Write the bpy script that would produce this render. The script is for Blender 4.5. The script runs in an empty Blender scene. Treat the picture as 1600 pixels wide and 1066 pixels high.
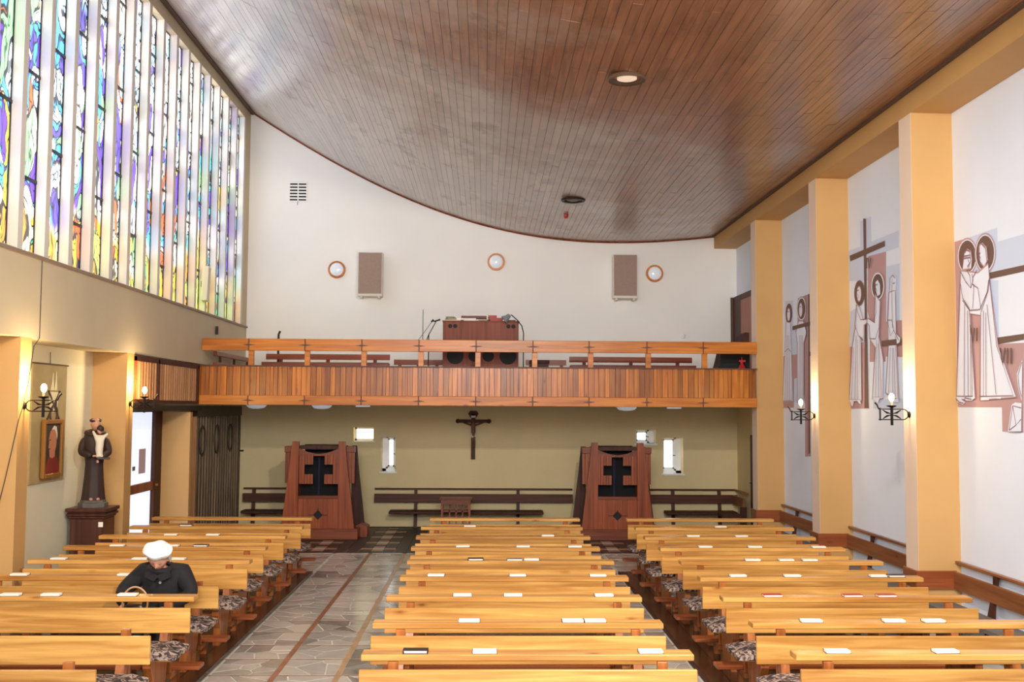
import bpy, bmesh, math, random
from mathutils import Vector, Matrix
random.seed(7)
SC = bpy.context.scene
COL = SC.collection
R = math.radians

# ------------------------------------------------------------------ camera, world, lights, exposure
cam_d = bpy.data.cameras.new('camera')
cam_d.sensor_width = 36.0
cam_d.lens = 36.0 * 1631.42 / 1600.0
cam_d.clip_end = 200
cam = bpy.data.objects.new('camera', cam_d)
COL.objects.link(cam)
PITCH, YAW, ROLL = 0.0636, 0.0256, 0.0057
fwd = Vector((math.sin(YAW) * math.cos(PITCH), math.cos(YAW) * math.cos(PITCH), math.sin(PITCH)))
right0 = Vector((math.cos(YAW), -math.sin(YAW), 0))
up0 = right0.cross(fwd)
cr, sr = math.cos(ROLL), math.sin(ROLL)
right = right0 * cr + up0 * sr
up = up0 * cr - right0 * sr
M = Matrix((right, up, -fwd)).transposed().to_4x4()
M.translation = (0, 0, 2.30)
cam.matrix_world = M
SC.camera = cam

SC.view_settings.view_transform = 'Standard'
SC.view_settings.look = 'None'
SC.view_settings.exposure = 0.9
SC.view_settings.gamma = 1.0
SC.view_settings.use_curve_mapping = False

world = bpy.data.worlds.new('world')
SC.world = world
world.use_nodes = True
wbg = world.node_tree.nodes['Background']
wbg.inputs[0].default_value = (0.89, 0.94, 1.0, 1)
wbg.inputs[1].default_value = 1.5

def lamp(name, kind, loc, power, color=(1, 1, 1), size=0.1, target=None, size_y=None, spot=None):
    d = bpy.data.lights.new(name, kind)
    d.energy = power
    d.color = color
    if kind == 'AREA':
        d.size = size
        if size_y:
            d.shape = 'RECTANGLE'; d.size_y = size_y
    else:
        d.shadow_soft_size = size
    if kind == 'SPOT' and spot:
        d.spot_size = R(spot); d.spot_blend = 0.6
    o = bpy.data.objects.new(name, d)
    o.location = loc
    if target is not None:
        o.rotation_euler = (Vector(target) - Vector(loc)).to_track_quat('-Z', 'Y').to_euler()
    COL.objects.link(o)
    return o
# ceiling downlight of the bay nearer the altar (its fixture is above the camera)
lamp('ceiling_downlight', 'SPOT', (1.4, 4.4, 5.55), 900, (1.0, 0.9, 0.74), 0.12, target=(0.0, 14.0, 0.0), spot=115)
lamp('added_front_fill', 'AREA', (-0.5, -2.2, 5.4), 520, (0.95, 0.97, 1.0), 3.0, target=(0.0, 12.0, 1.2))  # added area fill behind the camera, not a fixture of the church

GLASS_STRENGTH = 2.7   # daylight behind the stained glass

# ------------------------------------------------------------------ materials
def new_mat(name):
    m = bpy.data.materials.new(name)
    m.use_nodes = True
    return m, m.node_tree.nodes, m.node_tree.links, m.node_tree.nodes['Principled BSDF']

def rgb(c):  # 8-bit sRGB to linear
    return tuple(((v / 255) / 12.92 if v / 255 <= 0.04045 else (((v / 255) + 0.055) / 1.055) ** 2.4) for v in c) + (1,)

def ramp(N, stops, mode='LINEAR'):
    r = N.new('ShaderNodeValToRGB')
    r.color_ramp.interpolation = mode
    e = r.color_ramp.elements
    while len(e) > 1:
        e.remove(e[-1])
    e[0].position = stops[0][0]; e[0].color = stops[0][1]
    for p, c in stops[1:]:
        x = e.new(p); x.color = c
    return r

def math_n(N, L, op, a, b=None):
    n = N.new('ShaderNodeMath'); n.operation = op
    for i, v in enumerate((a, b)):
        if v is None: continue
        if isinstance(v, (int, float)): n.inputs[i].default_value = v
        else: L.new(v, n.inputs[i])
    return n.outputs[0]

def plain(name, c, rough=0.5, metal=0.0, noise=0.0, nscale=6.0, bump=0.0, bscale=60.0, coat=0.0, emit=None, es=0.0):
    m, N, L, B = new_mat(name)
    B.inputs['Roughness'].default_value = rough
    B.inputs['Metallic'].default_value = metal
    B.inputs['Coat Weight'].default_value = coat
    col = rgb(c)
    tc = N.new('ShaderNodeTexCoord')
    if noise > 0:
        n = N.new('ShaderNodeTexNoise'); n.inputs['Scale'].default_value = nscale; n.inputs['Detail'].default_value = 4
        L.new(tc.outputs['Object'], n.inputs['Vector'])
        lo = tuple(v * (1 - noise) for v in col[:3]) + (1,)
        hi = tuple(min(1, v * (1 + noise * 0.6)) for v in col[:3]) + (1,)
        r = ramp(N, [(0.3, lo), (0.7, hi)])
        L.new(n.outputs['Fac'], r.inputs[0]); L.new(r.outputs[0], B.inputs['Base Color'])
    else:
        B.inputs['Base Color'].default_value = col
    if bump > 0:
        n2 = N.new('ShaderNodeTexNoise'); n2.inputs['Scale'].default_value = bscale; n2.inputs['Detail'].default_value = 3
        L.new(tc.outputs['Object'], n2.inputs['Vector'])
        b = N.new('ShaderNodeBump'); b.inputs['Strength'].default_value = bump; b.inputs['Distance'].default_value = 0.01
        L.new(n2.outputs['Fac'], b.inputs['Height']); L.new(b.outputs[0], B.inputs['Normal'])
    if emit:
        B.inputs['Emission Color'].default_value = rgb(emit)
        B.inputs['Emission Strength'].default_value = es
    return m

def wood(name, c1, c2, axis='X', scale=1.0, rough=0.3, coat=0.3, rnd=0.25, dark=None, knots=True):
    m, N, L, B = new_mat(name)
    tc = N.new('ShaderNodeTexCoord'); oi = N.new('ShaderNodeObjectInfo')
    mp = N.new('ShaderNodeMapping')
    s = {'X': (1.2, 22, 22), 'Y': (22, 1.2, 22), 'Z': (22, 22, 1.2)}[axis]
    mp.inputs['Scale'].default_value = tuple(v * scale for v in s)
    add = N.new('ShaderNodeVectorMath'); add.operation = 'MULTIPLY_ADD'
    comb = N.new('ShaderNodeCombineXYZ')
    for i in range(3): L.new(oi.outputs['Random'], comb.inputs[i])
    L.new(comb.outputs[0], add.inputs[0]); add.inputs[1].default_value = (17, 31, 23)
    L.new(tc.outputs['Object'], add.inputs[2])
    L.new(add.outputs[0], mp.inputs[0])
    n = N.new('ShaderNodeTexNoise'); n.inputs['Scale'].default_value = 1.0; n.inputs['Detail'].default_value = 5; n.inputs['Distortion'].default_value = 0.6
    L.new(mp.outputs[0], n.inputs['Vector'])
    r = ramp(N, [(0.28, rgb(c1)), (0.5, tuple((a + b) / 2 for a, b in zip(rgb(c1), rgb(c2)))), (0.72, rgb(c2))])
    L.new(n.outputs['Fac'], r.inputs[0])
    out = r.outputs[0]
    nb = N.new('ShaderNodeTexNoise'); nb.inputs['Scale'].default_value = 0.22; nb.inputs['Detail'].default_value = 3; nb.inputs['Distortion'].default_value = 1.2
    L.new(mp.outputs[0], nb.inputs['Vector'])
    rb = ramp(N, [(0.35, (0.66, 0.56, 0.46, 1)), (0.5, (1, 1, 1, 1)), (0.66, (1.0, 1.0, 1.0, 1))]); L.new(nb.outputs['Fac'], rb.inputs[0])
    mf = N.new('ShaderNodeMix'); mf.data_type = 'RGBA'; mf.blend_type = 'MULTIPLY'; mf.inputs[0].default_value = 0.7
    L.new(out, mf.inputs[6]); L.new(rb.outputs[0], mf.inputs[7]); out = mf.outputs[2]
    if knots:
        mp2 = N.new('ShaderNodeMapping')
        s2 = {'X': (1.1, 3.0, 3.0), 'Y': (3, 1.1, 3), 'Z': (3, 3, 1.1)}[axis]
        mp2.inputs['Scale'].default_value = s2
        L.new(add.outputs[0], mp2.inputs[0])
        v = N.new('ShaderNodeTexVoronoi'); v.inputs['Scale'].default_value = 1.6
        L.new(mp2.outputs[0], v.inputs['Vector'])
        kr = ramp(N, [(0.035, (0.22, 0.10, 0.04, 1)), (0.06, (0.7, 0.5, 0.35, 1)), (0.13, (1, 1, 1, 1))])
        L.new(v.outputs['Distance'], kr.inputs[0])
        mk = N.new('ShaderNodeMix'); mk.data_type = 'RGBA'; mk.blend_type = 'MULTIPLY'; mk.inputs[0].default_value = 0.75
        L.new(out, mk.inputs[6]); L.new(kr.outputs[0], mk.inputs[7]); out = mk.outputs[2]
    hsv = N.new('ShaderNodeHueSaturation')
    a = N.new('ShaderNodeMath'); a.operation = 'MULTIPLY_ADD'
    L.new(oi.outputs['Random'], a.inputs[0]); a.inputs[1].default_value = rnd; a.inputs[2].default_value = 1 - rnd * 0.55
    L.new(a.outputs[0], hsv.inputs['Value']); L.new(out, hsv.inputs['Color'])
    L.new(hsv.outputs[0], B.inputs['Base Color'])
    B.inputs['Roughness'].default_value = rough
    B.inputs['Coat Weight'].default_value = coat
    B.inputs['Coat Roughness'].default_value = 0.25
    B.inputs['Specular IOR Level'].default_value = 0.3
    bp = N.new('ShaderNodeBump'); bp.inputs['Strength'].default_value = 0.15; bp.inputs['Distance'].default_value = 0.004
    L.new(n.outputs['Fac'], bp.inputs['Height']); L.new(bp.outputs[0], B.inputs['Normal'])
    return m

M_ = {}
M_['pew'] = wood('pew_wood', (176, 118, 54), (230, 176, 98), 'X', rough=0.32, coat=0.2, rnd=0.22)
M_['pew_dark'] = wood('pew_leg_wood', (140, 76, 34), (190, 114, 56), 'Z', rough=0.35, coat=0.3, rnd=0.2)
M_['kneel'] = wood('kneeler_wood', (132, 66, 34), (172, 94, 52), 'X', rough=0.35, rnd=0.2)
M_['platform'] = wood('platform_wood', (52, 30, 22), (84, 50, 34), 'Y', rough=0.22, coat=0.3, rnd=0.25, knots=False)
M_['rail'] = wood('balcony_rail_wood', (190, 104, 30), (222, 140, 52), 'X', rough=0.35, coat=0.15, rnd=0.15)
M_['slat'] = wood('balcony_slat_wood', (152, 76, 20), (214, 132, 44), 'Z', rough=0.32, coat=0.25, rnd=0.6)
M_['inlay'] = plain('dark_inlay', (96, 52, 26), 0.5)
M_['redwood'] = wood('red_brown_wood', (128, 60, 30), (168, 86, 46), 'Z', coat=0.1, rough=0.4, rnd=0.2, knots=False)
M_['redwood_x'] = wood('red_brown_board', (110, 54, 32), (150, 80, 50), 'X', coat=0.1, rough=0.4, rnd=0.2)
M_['bench_red'] = wood('stored_bench_wood', (138, 62, 36), (176, 88, 54), 'X', rough=0.35, rnd=0.2, knots=False)
M_['wain'] = wood('wainscot_board_wood', (120, 72, 42), (158, 98, 60), 'Y', rough=0.4, rnd=0.15)
M_['wain_x'] = wood('dark_rear_board_wood', (70, 36, 24), (100, 54, 34), 'X', coat=0.0, rough=0.5, rnd=0.15, knots=False)
M_['darkwood'] = wood('dark_brown_wood', (56, 28, 18), (86, 44, 28), 'Z', coat=0.0, rough=0.55, rnd=0.2, knots=False)
M_['organ'] = wood('organ_veneer', (122, 56, 34), (150, 74, 46), 'Z', coat=0.0, rough=0.5, rnd=0.1, knots=False)
M_['screen'] = wood('screen_slat_wood', (176, 122, 82), (212, 160, 112), 'Z', rough=0.45, rnd=0.3, knots=False)
M_['gate'] = plain('gate_dark', (66, 56, 46), 0.5, noise=0.3, nscale=12)
M_['gate_slat'] = wood('gate_slat_wood', (104, 86, 68), (156, 132, 104), 'Z', rough=0.5, rnd=0.6, knots=False)
M_['white'] = plain('white_plaster', (252, 248, 243), 0.7, noise=0.03, nscale=0.8, bump=0.08, bscale=40)
M_['white_blue'] = plain('cool_white_plaster', (232, 239, 252), 0.7, noise=0.04, nscale=0.9, bump=0.08, bscale=40)
M_['fascia'] = plain('cream_fascia_plaster', (206, 190, 160), 0.7, noise=0.06, nscale=1.2, bump=0.08, bscale=30)
M_['cream'] = plain('cream_plaster', (226, 206, 158), 0.8, noise=0.06, nscale=1.0, bump=0.35, bscale=30)
M_['cream_l'] = plain('pale_cream_plaster', (228, 222, 196), 0.8, noise=0.05, nscale=1.0, bump=0.3, bscale=30)
M_['ochre'] = plain('ochre_plaster', (204, 158, 98), 0.65, noise=0.07, nscale=1.2, bump=0.06, bscale=40)
M_['peach'] = plain('window_lit_peach', (240, 214, 190), 0.6, noise=0.04, nscale=1.5)  # ochre nave faces with the pale window light put into the colour
M_['fin'] = plain('concrete_fin', (226, 218, 210), 0.6, noise=0.05, nscale=3)
M_['sill'] = plain('sill_paint', (150, 128, 110), 0.6)
M_['dark'] = plain('near_black', (18, 16, 15), 0.7)
M_['black'] = plain('black_paint', (14, 14, 15), 0.4)
M_['iron'] = plain('black_wrought_iron', (26, 22, 22), 0.45, metal=0.5)
M_['brownmetal'] = plain('brown_metal', (90, 66, 50), 0.4, metal=0.3)
M_['joint'] = plain('ceiling_backing', (100, 78, 64), 0.9)
M_['page'] = plain('white_pages', (244, 238, 224), 0.7)
M_['cover_k'] = plain('black_cover', (34, 22, 20), 0.5)
M_['cover_g'] = plain('grey_cover', (126, 124, 122), 0.5)
M_['cover_r'] = plain('red_cover', (170, 50, 44), 0.5)
M_['cover_d'] = plain('dark_cover_board', (70, 44, 34), 0.5)
M_['grout'] = plain('pale_grout', (206, 200, 188), 0.7, noise=0.15, nscale=5)
M_['grout_brown'] = plain('brown_tile_strip', (150, 100, 70), 0.35, noise=0.35, nscale=7)
M_['grout_sheen'] = plain('brown_tile_strip_sheen', (184, 150, 112), 0.3, noise=0.3, nscale=7)  # brown strip with a floor reflection painted in as a paler tone
M_['edge'] = plain('dark_metal_edge', (96, 86, 82), 0.18, metal=0.9)
M_['metal'] = plain('aluminium_edge', (220, 222, 228), 0.15, metal=1.0)
M_['glasslamp'] = plain('opal_glass', (222, 226, 232), 0.15, emit=(235, 240, 250), es=0.12)
M_['grille'] = plain('speaker_cloth', (168, 142, 128), 0.8, noise=0.08, nscale=30)
M_['ivory'] = plain('ivory_paint', (226, 218, 204), 0.5)
M_['white_gloss'] = plain('white_frame_paint', (240, 242, 246), 0.3)
M_['pane_lit'] = plain('frosted_pane', (250, 252, 255), 0.3, emit=(244, 248, 255), es=2.2)
M_['pane_warm'] = plain('warm_frosted_pane', (255, 250, 225), 0.3, emit=(255, 246, 205), es=1.6)
M_['door_glass'] = plain('frosted_door_glass', (226, 232, 245), 0.25, emit=(216, 226, 246), es=0.55)
M_['notice'] = plain('mauve_notice', (226, 204, 214), 0.7)
M_['bulb'] = plain('candle_bulb', (255, 240, 200), 0.2, emit=(255, 232, 180), es=14)
M_['candle'] = plain('candle_sleeve', (214, 190, 150), 0.5)
M_['spot_lens'] = plain('downlight_lens', (236, 214, 196), 0.2, emit=(255, 226, 196), es=0.25)
M_['coat'] = plain('black_wool_coat', (27, 23, 26), 0.85, noise=0.2, nscale=30, bump=0.2, bscale=300)
M_['skin'] = plain('skin', (202, 146, 120), 0.5)
M_['beret'] = plain('white_beret', (250, 244, 240), 0.9, bump=0.3, bscale=120)
M_['hair'] = plain('grey_hair', (188, 178, 160), 0.7, bump=0.5, bscale=150)
M_['leather'] = plain('black_leather', (20, 18, 20), 0.35)
M_['cane'] = plain('tan_handle', (196, 150, 106), 0.4)
M_['robe'] = plain('dark_brown_robe', (52, 32, 24), 0.65, noise=0.2, nscale=8)
M_['tunic'] = plain('white_tunic', (226, 214, 194), 0.6)
M_['statue_hair'] = plain('statue_hair', (48, 32, 24), 0.6)
M_['stone_base'] = plain('grey_base', (98, 92, 84), 0.6, noise=0.2)
M_['pedestal'] = wood('pedestal_wood', (62, 34, 26), (92, 52, 40), 'Z', rough=0.4, rnd=0.1, knots=False)
M_['gold'] = plain('gilt_frame', (172, 122, 60), 0.35, metal=0.5)
M_['banner'] = plain('beige_banner', (176, 156, 112), 0.8, noise=0.12, nscale=4, bump=0.1, bscale=200)
M_['p_dark'] = plain('portrait_ground', (46, 40, 32), 0.6)
M_['p_flesh'] = plain('portrait_flesh', (186, 120, 88), 0.6)
M_['p_red'] = plain('portrait_red', (126, 38, 34), 0.6)
M_['p_white'] = plain('portrait_white', (226, 220, 208), 0.6)
M_['crest_a'] = plain('crest_cream', (226, 216, 176), 0.6)
M_['crest_b'] = plain('crest_dark', (78, 56, 44), 0.6)
M_['mauve'] = plain('mural_mauve', (190, 152, 152), 0.8)
M_['blue'] = plain('mural_blue', (206, 216, 238), 0.8)
M_['brown'] = plain('mural_brown', (112, 86, 76), 0.8)
M_['mwhite'] = plain('mural_white', (230, 235, 250), 0.8)
M_['line'] = plain('mural_line', (130, 92, 102), 0.8)
M_['redpaint'] = plain('red_enamel', (190, 28, 24), 0.3, coat=0.5)
M_['cloth_brown'] = plain('brown_cloth', (74, 44, 40), 0.9, noise=0.3, nscale=5)
M_['lampgrey'] = plain('grey_lamp_enamel', (128, 136, 142), 0.35)
M_['corpus'] = plain('corpus_bronze', (106, 62, 44), 0.5)
M_['bench_cush'] = plain('grey_seat_pad', (120, 112, 106), 0.8, noise=0.2, nscale=10)

# floral pew cushion fabric
m, N, L, B = new_mat('floral_cushion_fabric')
tc = N.new('ShaderNodeTexCoord'); n = N.new('ShaderNodeTexNoise'); n.inputs['Scale'].default_value = 16; n.inputs['Detail'].default_value = 5; n.inputs['Distortion'].default_value = 1.5
L.new(tc.outputs['Object'], n.inputs['Vector'])
r = ramp(N, [(0.42, rgb((34, 28, 30))), (0.5, rgb((104, 80, 72))), (0.56, rgb((190, 170, 156))), (0.64, rgb((70, 56, 60)))])
L.new(n.outputs['Fac'], r.inputs[0]); L.new(r.outputs[0], B.inputs['Base Color']); B.inputs['Roughness'].default_value = 0.9
M_['cushion'] = m

# ceiling planks: stained brown boards, worn and greyed in patches
m, N, L, B = new_mat('ceiling_plank_wood')
tc = N.new('ShaderNodeTexCoord'); geo = N.new('ShaderNodeNewGeometry'); oi = N.new('ShaderNodeObjectInfo'); at = N.new('ShaderNodeAttribute'); at.attribute_name = 'tone'
mp = N.new('ShaderNodeMapping'); mp.inputs['Scale'].default_value = (26, 1.6, 26)
L.new(geo.outputs['Position'], mp.inputs[0])
n = N.new('ShaderNodeTexNoise'); n.inputs['Scale'].default_value = 1; n.inputs['Detail'].default_value = 5
L.new(mp.outputs[0], n.inputs['Vector'])
r = ramp(N, [(0.3, rgb((116, 74, 50))), (0.7, rgb((160, 108, 76)))]); L.new(n.outputs['Fac'], r.inputs[0])
n2 = N.new('ShaderNodeTexNoise'); n2.inputs['Scale'].default_value = 0.35; n2.inputs['Detail'].default_value = 6; n2.inputs['Roughness'].default_value = 0.65
L.new(geo.outputs['Position'], n2.inputs['Vector'])
mx = N.new('ShaderNodeMix'); mx.data_type = 'RGBA'
sx = N.new('ShaderNodeSeparateXYZ'); L.new(geo.outputs['Position'], sx.inputs[0])
gx = N.new('ShaderNodeMapRange'); gx.inputs[1].default_value = 2.8; gx.inputs[2].default_value = -2.8; gx.inputs[3].default_value = -0.14; gx.inputs[4].default_value = 0.22
L.new(sx.outputs['X'], gx.inputs[0])
gy = N.new('ShaderNodeMapRange'); gy.inputs[1].default_value = 10.5; gy.inputs[2].default_value = 16.5; gy.inputs[3].default_value = -0.04; gy.inputs[4].default_value = 0.16
L.new(sx.outputs['Y'], gy.inputs[0])
fac = math_n(N, L, 'ADD', math_n(N, L, 'ADD', n2.outputs['Fac'], gx.outputs[0]), gy.outputs[0])
fr = ramp(N, [(0.45, (0, 0, 0, 1)), (0.68, (1, 1, 1, 1))]); L.new(fac, fr.inputs[0])
L.new(fr.outputs[0], mx.inputs[0]); L.new(r.outputs[0], mx.inputs[6]); mx.inputs[7].default_value = rgb((172, 158, 150))
n3 = N.new('ShaderNodeTexNoise'); n3.inputs['Scale'].default_value = 1.0; n3.inputs['Detail'].default_value = 7; n3.inputs['Roughness'].default_value = 0.75
mp3 = N.new('ShaderNodeMapping'); mp3.inputs['Scale'].default_value = (2.0, 1.1, 2.0); L.new(geo.outputs['Position'], mp3.inputs[0]); L.new(mp3.outputs[0], n3.inputs['Vector'])
st = ramp(N, [(0.36, (0.55, 0.46, 0.43, 1)), (0.45, (1, 1, 1, 1))]); L.new(n3.outputs['Fac'], st.inputs[0])
ms = N.new('ShaderNodeMix'); ms.data_type = 'RGBA'; ms.blend_type = 'MULTIPLY'; ms.inputs[0].default_value = 0.8
L.new(mx.outputs[2], ms.inputs[6]); L.new(st.outputs[0], ms.inputs[7])
hs = N.new('ShaderNodeHueSaturation'); L.new(ms.outputs[2], hs.inputs['Color'])
tone = math_n(N, L, 'ADD', at.outputs['Fac'], 0.0)
rv = math_n(N, L, 'MULTIPLY', oi.outputs['Random'], 0.22)
vv = math_n(N, L, 'ADD', rv, 0.9); vv2 = math_n(N, L, 'ADD', vv, tone)
L.new(vv2, hs.inputs['Value'])
L.new(hs.outputs[0], B.inputs['Base Color'])
rr = N.new('ShaderNodeMapRange'); rr.inputs[3].default_value = 0.28; rr.inputs[4].default_value = 0.5; L.new(n3.outputs['Fac'], rr.inputs[0]); L.new(rr.outputs[0], B.inputs['Roughness'])
bm_ = N.new('ShaderNodeBump'); bm_.inputs['Strength'].default_value = 0.25; bm_.inputs['Distance'].default_value = 0.01
L.new(n3.outputs['Fac'], bm_.inputs['Height']); L.new(bm_.outputs[0], B.inputs['Normal'])
B.inputs['Coat Weight'].default_value = 0.6; B.inputs['Coat Roughness'].default_value = 0.2
M_['plank'] = m

# aisle stones
def stone(name, a, b):
    m, N, L, B = new_mat(name)
    tc = N.new('ShaderNodeTexCoord'); oi = N.new('ShaderNodeObjectInfo'); geo = N.new('ShaderNodeNewGeometry')
    n = N.new('ShaderNodeTexNoise'); n.inputs['Scale'].default_value = 7; n.inputs['Detail'].default_value = 6
    L.new(geo.outputs['Position'], n.inputs['Vector'])
    at = N.new('ShaderNodeAttribute'); at.attribute_name = 'tone'
    f = math_n(N, L, 'MULTIPLY', oi.outputs['Random'], 0.7); f2 = math_n(N, L, 'MULTIPLY', n.outputs['Fac'], 0.45)
    f3 = math_n(N, L, 'ADD', f, f2); f4 = math_n(N, L, 'ADD', f3, at.outputs['Fac'])
    r = ramp(N, [(0.15, rgb(a)), (1.0, rgb(b))]); L.new(f4, r.inputs[0]); L.new(r.outputs[0], B.inputs['Base Color'])
    B.inputs['Roughness'].default_value = 0.22; B.inputs['Coat Weight'].default_value = 0.25; B.inputs['Coat Roughness'].default_value = 0.15
    return m
M_['stone'] = stone('aisle_stone', (118, 114, 108), (200, 194, 184))
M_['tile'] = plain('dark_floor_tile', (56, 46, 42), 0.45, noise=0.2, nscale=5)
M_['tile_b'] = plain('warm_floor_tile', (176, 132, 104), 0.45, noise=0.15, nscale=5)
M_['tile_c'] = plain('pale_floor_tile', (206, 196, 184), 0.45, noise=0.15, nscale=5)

# stained glass: daylight comes through it
m, N, L, B = new_mat('stained_glass')
geo = N.new('ShaderNodeNewGeometry'); sep = N.new('ShaderNodeSeparateXYZ'); L.new(geo.outputs['Position'], sep.inputs[0])
yy, zz = sep.outputs['Y'], sep.outputs['Z']
cb = N.new('ShaderNodeCombineXYZ'); L.new(math_n(N, L, 'MULTIPLY', yy, 1.0), cb.inputs[0]); L.new(math_n(N, L, 'MULTIPLY', zz, 0.40), cb.inputs[1])
wn = N.new('ShaderNodeTexNoise'); wn.inputs['Scale'].default_value = 2.6; wn.inputs['Detail'].default_value = 2; L.new(cb.outputs[0], wn.inputs['Vector'])
wsub = N.new('ShaderNodeVectorMath'); wsub.operation = 'MULTIPLY_ADD'; L.new(wn.outputs['Color'], wsub.inputs[0]); wsub.inputs[1].default_value = (0.8, 0.6, 0); L.new(cb.outputs[0], wsub.inputs[2])
vo = N.new('ShaderNodeTexVoronoi'); vo.voronoi_dimensions = '2D'; vo.inputs['Scale'].default_value = 5.4; L.new(wsub.outputs[0], vo.inputs['Vector'])
ve = N.new('ShaderNodeTexVoronoi'); ve.voronoi_dimensions = '2D'; ve.feature = 'DISTANCE_TO_EDGE'; ve.inputs['Scale'].default_value = 5.4; L.new(wsub.outputs[0], ve.inputs['Vector'])
fl = N.new('ShaderNodeTexNoise'); fl.inputs['Scale'].default_value = 1.5; fl.inputs['Detail'].default_value = 1.0; L.new(wsub.outputs[0], fl.inputs['Vector'])
iso = math_n(N, L, 'FRACT', math_n(N, L, 'MULTIPLY', fl.outputs['Fac'], 13.0))
isod = math_n(N, L, 'ABSOLUTE', math_n(N, L, 'SUBTRACT', iso, 0.5))
band = math_n(N, L, 'FRACT', math_n(N, L, 'MULTIPLY', math_n(N, L, 'FLOOR', math_n(N, L, 'MULTIPLY', fl.outputs['Fac'], 13.0)), 0.377))
sc = N.new('ShaderNodeSeparateColor'); L.new(vo.outputs['Color'], sc.inputs[0])
pick = math_n(N, L, 'FRACT', math_n(N, L, 'ADD', sc.outputs[0], band))
W1 = (1, 1, 1, 1)
warm = ramp(N, [(0, (1.0, .42, .02, 1)), (.2, (.95, .62, .05, 1)), (.36, (.62, .85, .12, 1)), (.48, (1, .74, .12, 1)), (.62, (.85, .12, .03, 1)), (.74, (.06, .55, .22, 1)), (.84, (1, .9, .45, 1)), (.93, (.9, .3, .04, 1))], 'CONSTANT')
cool = ramp(N, [(0, W1), (.14, (.08, .45, 1, 1)), (.27, (.14, .05, .72, 1)), (.40, (.55, .85, 1, 1)), (.50, W1), (.58, (.12, .08, .82, 1)), (.68, (.08, .62, .95, 1)), (.77, (.85, .95, 1, 1)), (.84, (.9, .14, .03, 1)), (.88, (.25, .75, .25, 1)), (.92, (1, .62, .08, 1)), (.955, (.1, .5, .45, 1))], 'CONSTANT')
pale = ramp(N, [(0, W1), (.34, (.5, .82, 1, 1)), (.48, W1), (.60, (.3, .75, .98, 1)), (.70, (.22, .14, .8, 1)), (.80, (1, .82, .74, 1)), (.90, W1)], 'CONSTANT')
for q in (warm, cool, pale): L.new(pick, q.inputs[0])
zn = N.new('ShaderNodeTexNoise'); zn.inputs['Scale'].default_value = 0.9; zn.inputs['Detail'].default_value = 2; L.new(cb.outputs[0], zn.inputs['Vector'])
zo = math_n(N, L, 'ADD', zz, math_n(N, L, 'MULTIPLY', math_n(N, L, 'SUBTRACT', zn.outputs['Fac'], 0.5), 2.4))
t1 = N.new('ShaderNodeMapRange'); t1.inputs[1].default_value = 4.55; t1.inputs[2].default_value = 4.75; L.new(zo, t1.inputs[0])
t2 = N.new('ShaderNodeMapRange'); t2.inputs[1].default_value = 6.5; t2.inputs[2].default_value = 6.9; L.new(zo, t2.inputs[0])
ma = N.new('ShaderNodeMix'); ma.data_type = 'RGBA'; L.new(t1.outputs[0], ma.inputs[0]); L.new(warm.outputs[0], ma.inputs[6]); L.new(cool.outputs[0], ma.inputs[7])
mb = N.new('ShaderNodeMix'); mb.data_type = 'RGBA'; L.new(t2.outputs[0], mb.inputs[0]); L.new(ma.outputs[2], mb.inputs[6]); L.new(pale.outputs[0], mb.inputs[7])
l1 = N.new('ShaderNodeMapRange'); l1.inputs[1].default_value = 0.035; l1.inputs[2].default_value = 0.06; L.new(ve.outputs['Distance'], l1.inputs[0])
l2 = N.new('ShaderNodeMapRange'); l2.inputs[1].default_value = 0.455; l2.inputs[2].default_value = 0.41; L.new(isod, l2.inputs[0])
vf = N.new('ShaderNodeTexVoronoi'); vf.voronoi_dimensions = '2D'; vf.feature = 'DISTANCE_TO_EDGE'; vf.inputs['Scale'].default_value = 13.0
vfm = N.new('ShaderNodeMapping'); vfm.inputs['Scale'].default_value = (1.0, 0.6, 1); L.new(wsub.outputs[0], vfm.inputs[0]); L.new(vfm.outputs[0], vf.inputs['Vector'])
l3 = N.new('ShaderNodeMapRange'); l3.inputs[1].default_value = 0.03; l3.inputs[2].default_value = 0.085; l3.inputs[3].default_value = 0.08; L.new(vf.outputs['Distance'], l3.inputs[0])
lead = math_n(N, L, 'MULTIPLY', math_n(N, L, 'MULTIPLY', l1.outputs[0], l2.outputs[0]), l3.outputs[0])
mc = N.new('ShaderNodeMix'); mc.data_type = 'RGBA'; L.new(lead, mc.inputs[0]); mc.inputs[6].default_value = (.02, .02, .03, 1); L.new(mb.outputs[2], mc.inputs[7])
L.new(mc.outputs[2], B.inputs['Emission Color'])
sg = N.new('ShaderNodeSeparateColor'); L.new(mb.outputs[2], sg.inputs[0])
mn = math_n(N, L, 'MINIMUM', math_n(N, L, 'MINIMUM', sg.outputs[0], sg.outputs[1]), sg.outputs[2])
L.new(math_n(N, L, 'MULTIPLY', math_n(N, L, 'ADD', math_n(N, L, 'MULTIPLY', mn, 0.5), 0.5), GLASS_STRENGTH), B.inputs['Emission Strength'])
B.inputs['Base Color'].default_value = (.03, .03, .03, 1); B.inputs['Roughness'].default_value = 0.15
M_['glass'] = m

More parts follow.
